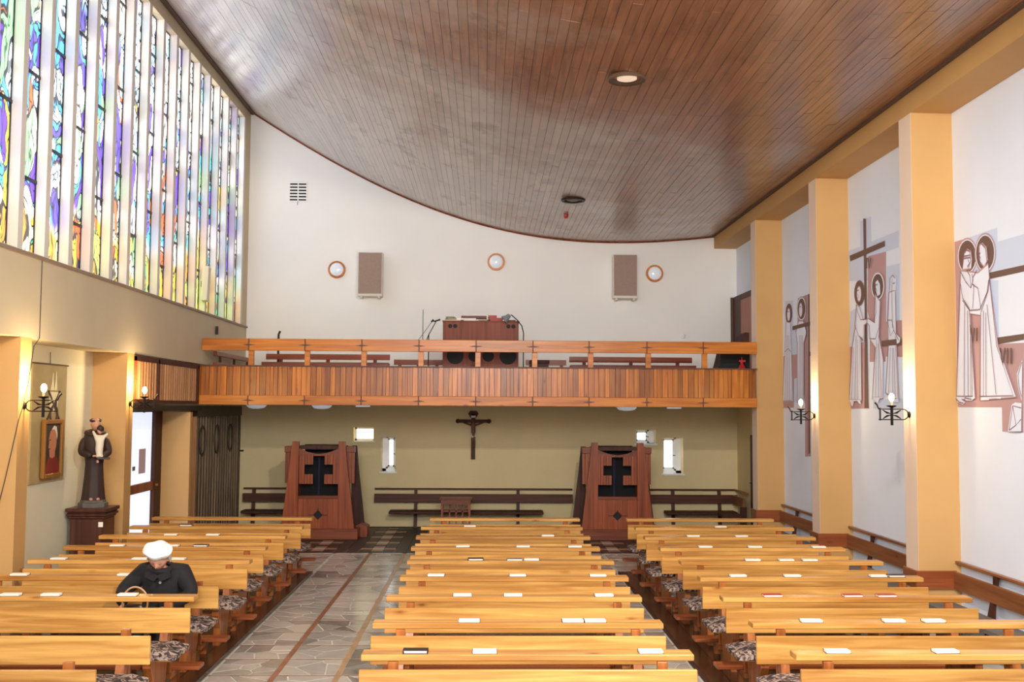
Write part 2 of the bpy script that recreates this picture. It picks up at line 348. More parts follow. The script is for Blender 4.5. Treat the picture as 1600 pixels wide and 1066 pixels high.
# ------------------------------------------------------------------ mesh helpers
class MB:
    def __init__(s): s.v = []; s.f = []; s.smooth = []
    def add(s, vs, fs, smooth=False):
        o = len(s.v); s.v += [tuple(v) for v in vs]; s.f += [tuple(i + o for i in f) for f in fs]; s.smooth += [smooth] * len(fs); return s
    def box(s, x0, x1, y0, y1, z0, z1, c=0.0):
        if c <= 0:
            vs = [(x, y, z) for x in (x0, x1) for y in (y0, y1) for z in (z0, z1)]
            return s.add(vs, [(0, 1, 3, 2), (4, 6, 7, 5), (0, 4, 5, 1), (2, 3, 7, 6), (0, 2, 6, 4), (1, 5, 7, 3)])
        bm = bmesh.new()
        bmesh.ops.create_cube(bm, size=1)
        for v in bm.verts:
            v.co = Vector(((x0 + x1) / 2 + v.co.x * (x1 - x0), (y0 + y1) / 2 + v.co.y * (y1 - y0), (z0 + z1) / 2 + v.co.z * (z1 - z0)))
        bmesh.ops.bevel(bm, geom=list(bm.edges), offset=c, segments=1, affect='EDGES')
        bm.verts.index_update()
        s.add([v.co[:] for v in bm.verts], [[v.index for v in f.verts] for f in bm.faces]); bm.free(); return s
    def xform(s, mat, start=0):
        for i in range(start, len(s.v)): s.v[i] = tuple(mat @ Vector(s.v[i]))
        return s
    def tube(s, pts, r, n=8, caps=True, closed=False):
        pts = [Vector(p) for p in pts]; k = len(pts); rs = r if isinstance(r, (list, tuple)) else [r] * k
        vs = []; prev = None
        for i, p in enumerate(pts):
            if closed: t = (pts[(i + 1) % k] - pts[i - 1])
            else: t = (pts[min(i + 1, k - 1)] - pts[max(i - 1, 0)])
            t.normalize()
            if prev is None:
                a = Vector((0, 0, 1)) if abs(t.z) < 0.9 else Vector((1, 0, 0))
                u = t.cross(a).normalized()
            else:
                u = (prev - t * prev.dot(t)); u = u.normalized() if u.length > 1e-6 else t.cross(Vector((1, 0, 0))).normalized()
            prev = u; w = t.cross(u)
            for j in range(n):
                an = 2 * math.pi * j / n; vs.append(p + (u * math.cos(an) + w * math.sin(an)) * rs[i])
        fs = []
        for i in range(k if closed else k - 1):
            for j in range(n):
                a = i * n + j; b = i * n + (j + 1) % n; i2 = (i + 1) % k; fs.append((a, b, i2 * n + (j + 1) % n, i2 * n + j))
        if caps and not closed: fs += [tuple(range(n))[::-1], tuple((k - 1) * n + j for j in range(n))]
        return s.add(vs, fs, True)
    def lathe(s, prof, c=(0, 0, 0), axis='Z', n=24, sx=1, sy=1):
        vs = []
        for r, h in prof:
            for j in range(n):
                a = 2 * math.pi * j / n; x, y = r * math.cos(a) * sx, r * math.sin(a) * sy
                vs.append({'Z': (c[0] + x, c[1] + y, c[2] + h), 'Y': (c[0] + x, c[1] + h, c[2] + y), 'X': (c[0] + h, c[1] + x, c[2] + y)}[axis])
        fs = []
        for i in range(len(prof) - 1):
            for j in range(n): fs.append((i * n + j, i * n + (j + 1) % n, (i + 1) * n + (j + 1) % n, (i + 1) * n + j))
        fs += [tuple(range(n))[::-1], tuple((len(prof) - 1) * n + j for j in range(n))]
        return s.add(vs, fs, True)
    def prism(s, poly, plane, d0, d1):
        # poly in 2D; plane 'XZ' extrudes along Y, 'YZ' along X, 'XY' along Z
        def mk(p, d): return {'XZ': (p[0], d, p[1]), 'YZ': (d, p[0], p[1]), 'XY': (p[0], p[1], d)}[plane]
        n = len(poly); vs = [mk(p, d0) for p in poly] + [mk(p, d1) for p in poly]
        fs = [tuple(range(n))[::-1], tuple(range(n, 2 * n))] + [(i, (i + 1) % n, n + (i + 1) % n, n + i) for i in range(n)]
        return s.add(vs, fs)
    def ball(s, c, rx, ry=None, rz=None, n=16, m=10):
        ry = ry or rx; rz = rz or rx
        prof = []
        vs = []; fs = []
        for i in range(m + 1):
            ph = math.pi * i / m
            for j in range(n):
                a = 2 * math.pi * j / n; vs.append((c[0] + rx * math.sin(ph) * math.cos(a), c[1] + ry * math.sin(ph) * math.sin(a), c[2] - rz * math.cos(ph)))
        for i in range(m):
            for j in range(n): fs.append((i * n + j, i * n + (j + 1) % n, (i + 1) * n + (j + 1) % n, (i + 1) * n + j))
        return s.add(vs, fs, True)
    def mesh(s, name, mat=None):
        me = bpy.data.meshes.new(name)
        me.from_pydata(s.v, [], s.f); me.update()
        bm = bmesh.new(); bm.from_mesh(me)
        bmesh.ops.remove_doubles(bm, verts=bm.verts, dist=1e-6)
        bmesh.ops.recalc_face_normals(bm, faces=bm.faces); bm.to_mesh(me); bm.free()
        if any(s.smooth):
            if len(me.polygons) == len(s.f): me.polygons.foreach_set('use_smooth', s.smooth)
            else: me.polygons.foreach_set('use_smooth', [True] * len(me.polygons))
            if hasattr(me, 'set_sharp_from_angle'): me.set_sharp_from_angle(angle=R(40))
        if mat: me.materials.append(mat if not isinstance(mat, str) else M_[mat])
        return me
    def obj(s, name, mat, parent=None, loc=None):
        o = bpy.data.objects.new(name, s.mesh(name, mat)); COL.objects.link(o)
        if parent is not None: o.parent = parent
        if loc is not None: o.location = loc
        return o

def thing(name, label, cat, loc=(0, 0, 0), rotz=0, group=None):
    o = bpy.data.objects.new(name, None); COL.objects.link(o)
    o.empty_display_size = 0.1; o.location = loc; o.rotation_euler = (0, 0, rotz)
    return tag(o, label, cat, group)
def tag(o, label, cat, group=None):
    o['label'] = label; o['category'] = cat
    if group: o['group'] = group
    return o
def struct(mb, name, mat, parent=None, label=None, cat=None):
    o = mb.obj(name, mat, parent)
    if parent is None: o['kind'] = 'structure'
    if label: o['label'] = label; o['category'] = cat or name.split('_')[0]
    return o
def link_mesh(name, me, parent=None, loc=(0, 0, 0), rot=None):
    o = bpy.data.objects.new(name, me); COL.objects.link(o)
    if parent is not None: o.parent = parent
    o.location = loc
    if rot is not None: o.rotation_euler = rot
    return o
def copy_tree(o, parent=None, loc=None, label=None, rotz=None):
    c = o.copy(); COL.objects.link(c)
    if parent is not None: c.parent = parent
    if loc is not None: c.location = loc
    if rotz is not None: c.rotation_euler = (0, 0, rotz)
    if label: c['label'] = label
    for ch in list(o.children): copy_tree(ch, c)
    return c
def copy_thing(o, loc, label, rotz=None):
    src = list(o.children); c = o.copy(); COL.objects.link(c); c.location = loc
    if rotz is not None: c.rotation_euler = (0, 0, rotz)
    if label: c['label'] = label
    for ch in src: copy_tree(ch, c)
    return c
ORD = ['first', 'second', 'third', 'fourth', 'fifth', 'sixth', 'seventh', 'eighth', 'ninth', 'tenth', 'eleventh', 'twelfth', 'thirteenth', 'fourteenth', 'fifteenth', 'sixteenth', 'seventeenth', 'eighteenth', 'nineteenth', 'twentieth']

# ------------------------------------------------------------------ the room
XL, XLW, XR, XRF, YB = -4.63, -5.07, 4.93, 4.49, 20.3
ZS, ZF, ZH, ZT = 3.85, 2.98, 7.82, 8.12   # window sill, fascia bottom, window head, left wall top
YN = -2.6                                  # the room goes on behind the camera to here
floor = struct(MB().box(-5.3, 5.2, YN, 20.6, -0.2, 0.0), 'floor', 'grout', label='grey crazy-paved stone floor of the church aisles', cat='floor')

def clip(poly, px, py, nx, ny):
    out = []
    for i in range(len(poly)):
        a, b = poly[i], poly[(i + 1) % len(poly)]
        da = (a[0] - px) * nx + (a[1] - py) * ny; db = (b[0] - px) * nx + (b[1] - py) * ny
        if da <= 0: out.append(a)
        if (da < 0 < db) or (db < 0 < da):
            t = da / (da - db); out.append((a[0] + (b[0] - a[0]) * t, a[1] + (b[1] - a[1]) * t))
    return out
def voronoi_slab(x0, x1, y0, y1, k, gap, rng):
    seeds = []
    while len(seeds) < k:
        p = (rng.uniform(x0, x1), rng.uniform(y0, y1))
        if all(math.hypot(p[0] - q[0], (p[1] - q[1]) * 1.2) > 0.155 * (x1 - x0) / 0.57 * (6 / k) ** 0.5 or rng.random() < 0.02 for q in seeds): seeds.append(p)
    cells = []
    for i, p in enumerate(seeds):
        poly = [(x0, y0), (x1, y0), (x1, y1), (x0, y1)]
        for j, q in enumerate(seeds):
            if i == j: continue
            dx, dy = q[0] - p[0], q[1] - p[1]; d = math.hypot(dx, dy)
            poly = clip(poly, (p[0] + q[0]) / 2 - dx / d * gap, (p[1] + q[1]) / 2 - dy / d * gap, dx / d, dy / d)
            if len(poly) < 3: break
        if len(poly) >= 3: cells.append(poly)
    return cells
rng = random.Random(3)
cells_a = []; cells_b = []
PX = [-2.33, -1.80, -1.76, -1.26, -1.22, -0.74, -0.70, -0.2, -0.16, 0.34, 0.38, 0.88, 0.92, 1.34, 1.38, 1.84]
cols = [(-2.32, -1.81), (-1.75, -1.27), (-1.21, -0.72), (-0.66, -0.17), (-0.13, 0.36), (0.40, 0.89), (0.93, 1.34), (1.38, 1.84)]
y = 4.0; row = 0
while y < 16.6:
    for ci, (a, b) in enumerate(cols):
        t = rng.uniform(-0.06, 0.3) if ci in (1, 2) and rng.random() < 0.35 else rng.uniform(-0.25, 0.05)
        t = -t
        cs = voronoi_slab(a, b, y + 0.02, y + 0.55, rng.choice((5, 6, 7, 8)), 0.008, rng)
        for c in cs: (cells_a if ci in (0, 1, 2, 7) and y > 8.2 else cells_b).append((c, t + rng.uniform(-.08, .08)))
    if y > 14.5:
        for a, b in ((-4.6, -4.05), (-4.0, -3.45), (-3.4, -2.9), (-2.87, -2.37), (1.9, 2.4), (2.44, 2.95), (3.0, 3.5), (3.55, 4.05), (4.1, 4.45)):
            for c in voronoi_slab(a, b, y + 0.02, y + 0.55, 6, 0.008, rng): cells_b.append((c, rng.uniform(-.25, .15)))
    y += 0.57; row += 1
cells_a.sort(key=lambda c: c[0][0][1])
# 300 largest-showing stones as parts, the others joined
def shoe(me, t):
    a = me.attributes.new('tone', 'FLOAT', 'FACE'); a.data.foreach_set('value', [t] * len(me.polygons))
for c, t in cells_a[:300]:
    me = MB().prism(c, 'XY', 0.0, 0.006).mesh('stone', 'stone'); shoe(me, t + 0.1); link_mesh('stone', me, floor)
mb = MB(); tones = []
for c, t in cells_a[300:] + cells_b:
    mb.prism(c, 'XY', 0.0, 0.006); tones += [t + rng.uniform(0, .7)] * (len(c) + 2)
me = bpy.data.meshes.new('paving_stones'); me.from_pydata(mb.v, [], mb.f); me.update(); me.materials.append(M_['stone'])
a = me.attributes.new('tone', 'FLOAT', 'FACE'); a.data.foreach_set('value', tones)
o = link_mesh('paving_stones', me, floor); o['kind'] = 'stuff'
mb = MB().box(-1.805, -1.755, 4, 16.6, 0, 0.004)
mb.obj('tile_strip', 'grout_brown', floor)
MB().box(-1.265, -1.215, 4, 16.6, 0, 0.004).obj('tile_strip', 'grout_sheen', floor)
mb = MB()
y = 4.0
while y < 16.6:
    mb.box(-2.34, 1.86, y - 0.016, y + 0.016, 0, 0.0035); y += 0.57
mb.obj('cross_joint', 'grout_brown', floor)
# dark tiled floor at the back of the nave
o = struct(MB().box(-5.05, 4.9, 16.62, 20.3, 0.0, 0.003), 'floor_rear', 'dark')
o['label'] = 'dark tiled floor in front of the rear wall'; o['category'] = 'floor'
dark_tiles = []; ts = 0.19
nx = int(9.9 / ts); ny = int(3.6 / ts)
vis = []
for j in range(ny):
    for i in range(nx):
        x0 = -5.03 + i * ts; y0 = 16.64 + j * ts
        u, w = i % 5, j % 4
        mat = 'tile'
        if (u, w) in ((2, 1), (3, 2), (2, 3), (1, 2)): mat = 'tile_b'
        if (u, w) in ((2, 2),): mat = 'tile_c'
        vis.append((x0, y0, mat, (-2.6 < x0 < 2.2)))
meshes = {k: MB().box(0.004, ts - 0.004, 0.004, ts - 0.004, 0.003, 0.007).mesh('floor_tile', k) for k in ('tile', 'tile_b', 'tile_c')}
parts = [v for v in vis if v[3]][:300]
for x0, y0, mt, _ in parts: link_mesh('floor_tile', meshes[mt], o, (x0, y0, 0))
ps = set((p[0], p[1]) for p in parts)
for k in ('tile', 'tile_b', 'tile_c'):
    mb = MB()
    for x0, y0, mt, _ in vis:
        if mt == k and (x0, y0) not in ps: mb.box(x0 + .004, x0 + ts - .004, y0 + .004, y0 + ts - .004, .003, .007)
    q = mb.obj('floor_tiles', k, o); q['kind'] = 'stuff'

# walls
WIN = [(-2.53, -2.14, 1.62, 1.90), (-1.99, -1.72, 1.04, 1.72), (2.94, 3.33, 1.60, 1.88), (3.47, 3.86, 1.02, 1.73)]
mb = MB(); T0, T1 = YB, YB + 0.35
def wall_with_holes(mb, x0, x1, z0, z1, holes, y0, y1):
    xs = sorted({x0, x1} | {h[0] for h in holes} | {h[1] for h in holes})
    for a, b in zip(xs, xs[1:]):
        hs = sorted([(h[2], h[3]) for h in holes if h[0] < (a + b) / 2 < h[1]])
        z = z0
        for ha, hb in hs:
            mb.box(a, b, y0, y1, z, ha); z = hb
        mb.box(a, b, y0, y1, z, z1)
wall_with_holes(mb, -5.2, 5.1, 0, 2.45, WIN, T0, T1)
struct(mb, 'wall_back', 'cream', label='cream lower rear wall under the choir balcony with four small windows', cat='wall')
struct(MB().box(-5.2, 5.1, T0, T1, 2.45, 8.4), 'wall_back_upper', 'white', label='white upper rear wall above the choir balcony', cat='wall')
# right wall, pilasters, beam
struct(MB().box(XR, XR + 0.25, YN, T1, 0, 6.2), 'wall_right', 'white_blue', label='cool white right side wall carrying the station murals', cat='wall')
PYR = [17.147 - 3.18 * i for i in range(6)]
for i, y in enumerate(PYR):
    o = struct(MB().box(XRF, XR, y, y + 0.318, 0, 5.445), 'trim_%d' % (i + 1), 'ochre')
    o['label'] = 'ochre pilaster on the right wall, %s from the balcony' % ORD[i]; o['category'] = 'pilaster'
    MB().box(XRF - 0.002, XRF + 0.001, y + 0.001, y + 0.317, 0.001, 5.444).obj('painted_face', 'peach', o)  # side toward the windows, coloured as lit
o = struct(MB().box(XRF, XR + 0.1, YN, YB, 5.445, 5.72), 'trim_7', 'ochre'); o['label'] = 'ochre beam along the top of the right wall pilasters'; o['category'] = 'beam'
struct(MB().box(4.921, 4.9295, 17.47, YB - 0.001, 0, 2.329), 'wall_right_rear', 'cream', label='cream right wall under the balcony', cat='wall')
# left wall: recess, pilasters, fascia, window strip
struct(MB().box(XLW - 0.2, XLW, YN, 16.4, 0, ZF).box(XLW - 0.2, XLW, 16.4, T1, 0, ZF), 'wall_left', 'cream_l', label='pale cream lower left wall between ochre pilasters', cat='wall')
PYL = [13.63, 10.51, 7.39, 4.27, 1.15]
for i, y in enumerate(PYL):
    o = struct(MB().box(XLW, XL, y, y + 0.26, 0, ZF), 'trim_%d' % (8 + i), 'ochre'); o['label'] = 'ochre pilaster under the stained glass, %s from the balcony' % ORD[i]; o['category'] = 'pilaster'
struct(MB().box(XLW - 0.2, XL, YN, YB, ZF, ZS - 0.03).box(-4.95, XL, YN, YB, ZH, 8.4), 'wall_left_upper', 'fascia', label='beige fascia below the tall stained glass strip', cat='wall')
o = struct(MB().box(-4.9, XL + 0.025, YN, YB, ZS - 0.045, ZS - 0.012), 'trim_20', 'sill'); o['label'] = 'thin brown sill along the foot of the stained glass'; o['category'] = 'sill'
o = struct(MB().box(-4.95, XL, YN, YB, ZS - 0.012, ZS), 'trim_23', 'fin'); o['label'] = 'pale ledge inside the stained glass bays'; o['category'] = 'sill'
# concrete fins and glass lancets
FY = [10.36 + 0.6283 * (i - 13) for i in range(29)]
k = 0
fin_me = MB().box(-4.76, XL, 0, 0.11, ZS, ZH).mesh('fin', 'fin')
for i, y in enumerate(FY):
    if y > 19.95: continue
    o = link_mesh('trim_%d' % (30 + i), fin_me, None, (0, y, 0)); o['kind'] = 'structure'
    o['label'] = 'pale concrete fin between stained glass strips, %s from the rear wall' % (ORD[28 - i] if 28 - i < 20 else 'number %d' % (29 - i)); o['category'] = 'fin'
FY2 = [y for y in FY if y <= 19.95] + [20.19]
struct(MB().box(-4.95, XL, 19.9, YB, ZS, ZH), 'wall_left_pier', 'fascia', label='plaster pier between the last glass strip and the rear wall', cat='wall')
nwin = 0
for i in range(len(FY2) - 1):
    y0, y1 = FY2[i] + 0.11, min(FY2[i + 1], 19.9)
    if y1 - y0 < 0.1: continue
    nwin += 1
    mb = MB()
    for a, b in ((y0, y0 + 0.02), (y1 - 0.02, y1)): mb.box(-4.76, -4.735, a, b, ZS, ZH)
    mb.box(-4.76, -4.735, y0, y1, ZS, ZS + 0.02); mb.box(-4.76, -4.735, y0, y1, ZH - 0.02, ZH)
    w = mb.obj('window_%d' % nwin, 'black'); w['kind'] = 'structure'; w['category'] = 'window'
    w['label'] = 'stained glass strip, %s from the rear wall' % (ORD[27 - i + 0] if 0 <= 27 - i < 20 else 'number %d' % (28 - i))
    r2 = random.Random(i); off = (i * 0.437 + 0.35) % 1.12; zs = [ZS]; z = ZS + 0.35 + off
    while z < ZH - 0.2: zs.append(z); z += 1.12
    zs.append(ZH)
    for a, b in zip(zs, zs[1:]):
        v = [(-4.747, y0, a), (-4.777, y1, a), (-4.777, y1, b), (-4.747, y0, b)]
        MB().box(-4.751, -4.745, y0, y1, a, b).obj('pane', 'glass', w)
    for z in zs[1:-1]: MB().box(-4.76, -4.728, y0, y1, z - 0.018, z + 0.018).obj('glazing_bar', 'black', w)

# ceiling: hanging curve, extruded along the nave
PC = [-3.27145613e-04, -6.55183263e-05, 5.50529708e-02, -2.54447933e-01, 5.85926621e+00]
def zc(x):
    s = 0
    for c in PC: s = s * x + c
    return s
prof = [(-4.66 + 9.17 * i / 40) for i in range(41)]
mb = MB()
vs = []; fs = []
for x in prof: vs += [(x, YN, zc(x) + 0.035), (x, YB, zc(x) + 0.035), (x, YN, zc(x) + 0.2), (x, YB, zc(x) + 0.2)]
for i in range(40):
    a, b = i * 4, i * 4 + 4; fs += [(a, a + 1, b + 1, b), (a + 2, b + 2, b + 3, a + 3)]
fs += [(0, 2, 3, 1), (160, 161, 163, 162)]
for i in range(40):
    a, b = i * 4, i * 4 + 4; fs += [(a, b, b + 2, a + 2), (a + 1, a + 3, b + 3, b + 1)]
mb.add(vs, fs)
ceil = struct(mb, 'ceiling', 'joint', label='sagging curved ceiling of narrow stained wooden planks', cat='ceiling')
# arc-length rows
PW = 0.094
rows = []; x = -4.56; 
while x < 4.42:
    dz = (zc(x + 0.001) - zc(x - 0.001)) / 0.002; st = PW / math.hypot(1, dz)
    rows.append((x + st / 2, math.atan(((zc(x + st) - zc(x)) / st)))); x += st
variants = {}
def plank_mesh(ln):
    if ln not in variants: variants[ln] = MB().box(-PW / 2 + 0.0018, PW / 2 - 0.0018, 0.002, ln - 0.002, 0, 0.02).mesh('plank', 'plank')
    return variants[ln]
rp = random.Random(11); cand = []
for ri, (xm, an) in enumerate(rows):
    y = 3.0 + rp.choice((0, .6, 1.2, 1.8))
    while y < YB - 0.02:
        ln = rp.choice((1.2, 1.8, 2.4)); ln = min(ln, round(YB - 0.01 - y, 2))
        if ln < 0.05: break
        # nearest in view
        zz = zc(xm) - 2.3; f = Vector((xm, y + ln / 2, zz)); d = f.dot(fwd)
        px = 800 + 1631 * f.dot(right) / d; py = 533 - 1631 * f.dot(up) / d
        vis = 0 < px < 1600 and py > 0
        cand.append((0 if vis else 1, d, xm, an, y, ln)); y += ln
cand.sort()
for _, d, xm, an, y, ln in cand[:300]:
    o = link_mesh('plank', plank_mesh(ln), ceil, (xm, y, zc(xm) + 0.004 + rp.uniform(-.002, .002)), (0, -an, 0))
mb = MB(); tones = []
for _, d, xm, an, y, ln in cand[300:]:
    st = len(mb.v); mb.box(-PW / 2 + 0.0018, PW / 2 - 0.0018, 0.002, ln - 0.002, 0, 0.02)
    mb.xform(Matrix.Translation((xm, y, zc(xm) + 0.004 + rp.uniform(-.002, .002))) @ Matrix.Rotation(-an, 4, 'Y'), st)
    tones += [rp.uniform(-.1, .1)] * 6
me = bpy.data.meshes.new('planks'); me.from_pydata(mb.v, [], mb.f); me.update(); me.materials.append(M_['plank'])
a = me.attributes.new('tone', 'FLOAT', 'FACE'); a.data.foreach_set('value', tones)
o = link_mesh('planks', me, ceil); o['kind'] = 'stuff'
# thin dark red bead where ceiling meets the rear wall, dark strip along the sides
pts = [(x, YB - 0.02, zc(x) - 0.012) for x in prof]
struct(MB().tube(pts, 0.014, 6), 'trim_21', 'redwood', label='thin red-brown bead along the ceiling edge on the rear wall', cat='trim')
struct(MB().box(-4.62, -4.55, YN, YB, zc(-4.6) - 0.05, zc(-4.6) + 0.1).box(4.44, 4.485, YN, YB, zc(4.46) - 0.02, zc(4.46) + 0.1), 'trim_22', 'joint', label='dark shadow gap strip along the ceiling sides', cat='trim')

# small windows of the rear wall
for i, (x0, x1, z0, z1) in enumerate(WIN):
    n = 60 + i
    mb = MB(); fw = 0.035; y = YB + 0.24
    sx = 0.09 if i in (1, 2, 3) else 0.02
    fx0, fx1 = (x0, x1 - (0.10 if i >= 2 else 0)) if i != 1 else (x0 + 0.07, x1)
    fz0 = z0 + (0.06 if i in (1, 3) else 0.02)
    for a, b, c, d in ((fx0, fx0 + fw, fz0, z1), (fx1 - fw, fx1, fz0, z1), (fx0, fx1, fz0, fz0 + fw), (fx0, fx1, z1 - fw, z1)): mb.box(a, b, y, y + 0.05, c, d)
    # second inner casement frame
    g = fw + (0.03 if i else 0.0)
    if i:
        for a, b, c, d in ((fx0 + fw, fx0 + g, fz0 + fw, z1 - fw), (fx1 - g, fx1 - fw, fz0 + fw, z1 - fw), (fx0 + fw, fx1 - fw, fz0 + fw, fz0 + g), (fx0 + fw, fx1 - fw, z1 - g, z1 - fw)): mb.box(a, b, y + 0.012, y + 0.05, c, d)
    w = struct(mb, 'window_%d' % n, 'white_gloss')
    w['category'] = 'window'; w['label'] = ['small square window left of the crucifix, glowing warm', 'narrow upright window left of the crucifix', 'small square window above the right confessional', 'narrow upright window right of the right confessional'][i]
    MB().box(fx0 + g, fx1 - g, y + 0.025, y + 0.03, fz0 + g, z1 - g).obj('pane', 'pane_warm' if i == 0 else 'pane_lit', w)
    MB().box(x0 - 0.03, x1 + 0.03, YB - 0.03, YB + 0.24, z0 - 0.015, z0 + 0.012).obj('window_sill', 'white_gloss' if i else 'cream_l', w)
    MB().box(fx0 - 0.001, x0, YB, y + .05, z0, z1) if False else None
    if i: 
        MB().tube([(fx1 - fw / 2, y, (z0 + z1) / 2), (fx1 - fw / 2, y - 0.03, (z0 + z1) / 2), (fx1 - fw / 2 - 0.05, y - 0.035, (z0 + z1) / 2 + 0.01)], 0.007, 6).obj('handle', 'black', w)
    struct(MB().box(x0, fx0 + 0.001, y, YB + .35, z0, z1).box(fx1 - 0.001, x1 + .001, y, YB + .35, z0, z1).box(x0, x1, y, YB + .35, z0, fz0 + 0.001), 'trim_%d' % (64 + i), 'white_gloss')['label'] = 'white reveal of the rear wall window, %s from the left' % ORD[i]

# ------------------------------------------------------------------ balcony
bal = thing('balcony_parapet', 'wooden slatted balcony parapet with rail across the rear of the church', 'parapet', (0, 17.1, 2.31))
def lb(o): return o
BX0, BX1, BY = -4.72, 4.47, 17.1
def bobj(mb, name, mat, parent=bal):
    mb.xform(Matrix.Translation((0, -17.1, -2.31))); return mb.obj(name, mat, parent)
struct(MB().box(-4.6, 4.92, 17.16, YB - 0.001, 2.33, 2.45), 'floor_balcony', 'cream', label='cream underside and floor slab of the choir balcony', cat='floor')
J = [-3.84, -2.93, -2.01, -1.08, -0.15, 0.78, 1.70, 2.65, 3.58]
seg_t = [-4.6] + J + [BX1]; seg_b = [BX0] + J + [BX1]
for a, b in zip(seg_t, seg_t[1:]): bobj(MB().box(a + 0.004, b - 0.004, 17.03, 17.075, 3.20, 3.395, 0.006), 'rail_board', 'rail')
for a, b in zip(seg_b, seg_b[1:]): bobj(MB().box(a + 0.004, b - 0.004, 17.05, 17.1, 2.32, 2.475, 0.006), 'band_board', 'rail')
for x in J + [-4.65] * 0:
    bobj(MB().box(x - 0.012, x + 0.075, 17.076, 17.13, 2.95, 3.28, 0.004), 'rail_post', 'rail')
    for z0, z1, yy in ((3.20, 3.395, 17.03), (2.32, 2.475, 17.05)):
        zm = (z0 + z1) / 2 - 0.005
        mb = MB().box(x - 0.006, x + 0.006, yy - 0.012, yy + 0.01, z0, z1)
        mb.prism([(x - 0.11, zm), (x, zm - 0.014), (x + 0.11, zm), (x, zm + 0.014)], 'XZ', yy - 0.01, yy + 0.002)
        bobj(mb, 'cross_inlay', 'inlay')
bobj(MB().box(-4.70, 4.47, 17.03, 17.14, 2.945, 2.962), 'parapet_cap', 'inlay')
bobj(MB().box(-4.70, 4.46, 17.10, 17.15, 2.475, 2.945), 'parapet_backing', 'inlay')
rs = random.Random(5); x = -4.70
while x < 4.44:
    w = rs.choice((0.055, 0.07, 0.085, 0.1)); w = min(w, 4.46 - x)
    dd = rs.choice((0.0, 0.012, 0.02))
    if w > 0.02: bobj(MB().box(x + 0.003, x + w - 0.003, 17.062 + dd, 17.101, 2.477, 2.944), 'slat', 'slat')
    x += w
# lamps under the balcony
for x, y, lab in ((-3.85, 17.75, 'far left, by the folding gate'), (-2.73, 17.6, 'left, over the left confessional'), (2.39, 17.6, 'right, over the right confessional')):
    o = MB().lathe([(0.17, 0), (0.17, -0.02), (0.13, -0.06), (0.05, -0.075)], (0, 0, 0), 'Z', 20).obj('ceiling_light', 'glasslamp', None, (x, y, 2.33))
    tag(o, 'round opal lamp under the balcony, ' + lab, 'lamp')
for x, lab in ((-2.02, 'left of the crucifix'), (3.16, 'right of the right confessional')):
    o = MB().box(-0.12, 0.12, -0.03, 0.03, -0.035, 0.0, 0.01).obj('strip_light', 'glasslamp', None, (x, 17.4, 2.33)); tag(o, 'short white strip light under the balcony, ' + lab, 'lamp')

# ------------------------------------------------------------------ pews
def pew_leg(x0, x1, zb):
    # slab end seen side-on: wider at the seat, narrow waist
    pr_ = [(-0.36, zb), (-0.06, zb), (0.03, 0.36), (0.085, 0.50), (0.085, 0.60), (0.03, 0.60), (0.0, 0.50), (-0.04, 0.38), (-0.40, 0.38), (-0.41, 0.33), (-0.34, 0.20)]
    return MB().prism(pr_, 'YZ', x0, x1)
def make_pew(W, zb, rest=True, rest_w=None, label='', group=''):
    t = thing('pew', label, 'pew', (0, 0, 0), 0, group)
    h = W / 2
    MB().box(-h, h, 0.0, 0.028, 0.505, 0.70, 0.004).obj('backrest', 'pew', t)
    MB().box(-h + 0.02, h - 0.02, -0.42, -0.03, 0.382, 0.41, 0.004).obj('seat', 'pew', t)
    # cushion with soft, drooping edge
    mb = MB(); nx, ny = 18, 5; vs = []; rc = random.Random(2)
    for i in range(nx + 1):
        for j in range(ny + 1):
            x = -h - 0.015 + (2 * h + 0.03) * i / nx; yv = -0.44 + 0.40 * j / ny
            e = (j in (0,)) or i in (0, nx)
            z = 0.455 + rc.uniform(-0.006, 0.006) - (0.03 if e else 0)
            vs.append((x, yv, z))
    for i in range(nx + 1):
        for j in range(ny + 1):
            x, yv, z = vs[i * (ny + 1) + j]; vs.append((x, yv, 0.411 if not (j == 0 or i in (0, nx)) else 0.395))
    fs = []; q = (nx + 1) * (ny + 1)
    for i in range(nx):
        for j in range(ny):
            a = i * (ny + 1) + j; b = a + 1; c = a + ny + 2; d = a + ny + 1; fs += [(a, d, c, b), (q + a, q + b, q + c, q + d)]
    for i in range(nx):
        a = i * (ny + 1); fs.append((a, q + a, q + a + ny + 1, a + ny + 1)); a += ny; fs.append((a, a + ny + 1, q + a + ny + 1, q + a))
    for j in range(ny):
        fs.append((j, j + 1, q + j + 1, q + j)); a = nx * (ny + 1) + j; fs.append((a, q + a, q + a + 1, a + 1))
    mb.add(vs, fs, True); mb.obj('cushion', 'cushion', t)
    for s in (-1, 1):
        xo = s * (h - 0.20)
        pew_leg(xo - 0.03, xo + 0.03, zb).obj('leg', 'pew_dark', t)
        MB().box(xo - 0.032 - s * 0.0, xo + 0.032, 0.087, 0.125, 0.17, 0.728, 0.004).obj('rest_post', 'pew_dark', t)
        MB().box(xo - 0.03, xo + 0.03, 0.126, 0.38, 0.12, 0.168).box(xo - 0.028, xo + 0.028, 0.30, 0.36, zb, 0.12).obj('kneeler_bracket', 'pew_dark', t)
    MB().box(-h - 0.03, h + 0.03, 0.20, 0.36, 0.169, 0.20, 0.004).obj('kneeler', 'kneel', t)
    if rest:
        a, b = rest_w or (-h, h)
        MB().box(a, b, 0.10, 0.245, 0.73, 0.77, 0.005).obj('book_rest', 'pew', t)
    return t
PY = [6.48, 7.42, 8.44, 9.44, 10.43, 11.42, 12.39, 13.37, 14.42]
MX = [0.28, 0.25, 0.25, 0.28, 0.27, 0.24, 0.23, 0.23, 0.29]
RX = [2.98, 2.95, 2.97, 2.99, 3.0, 2.96, 2.94, 2.97, 3.0]
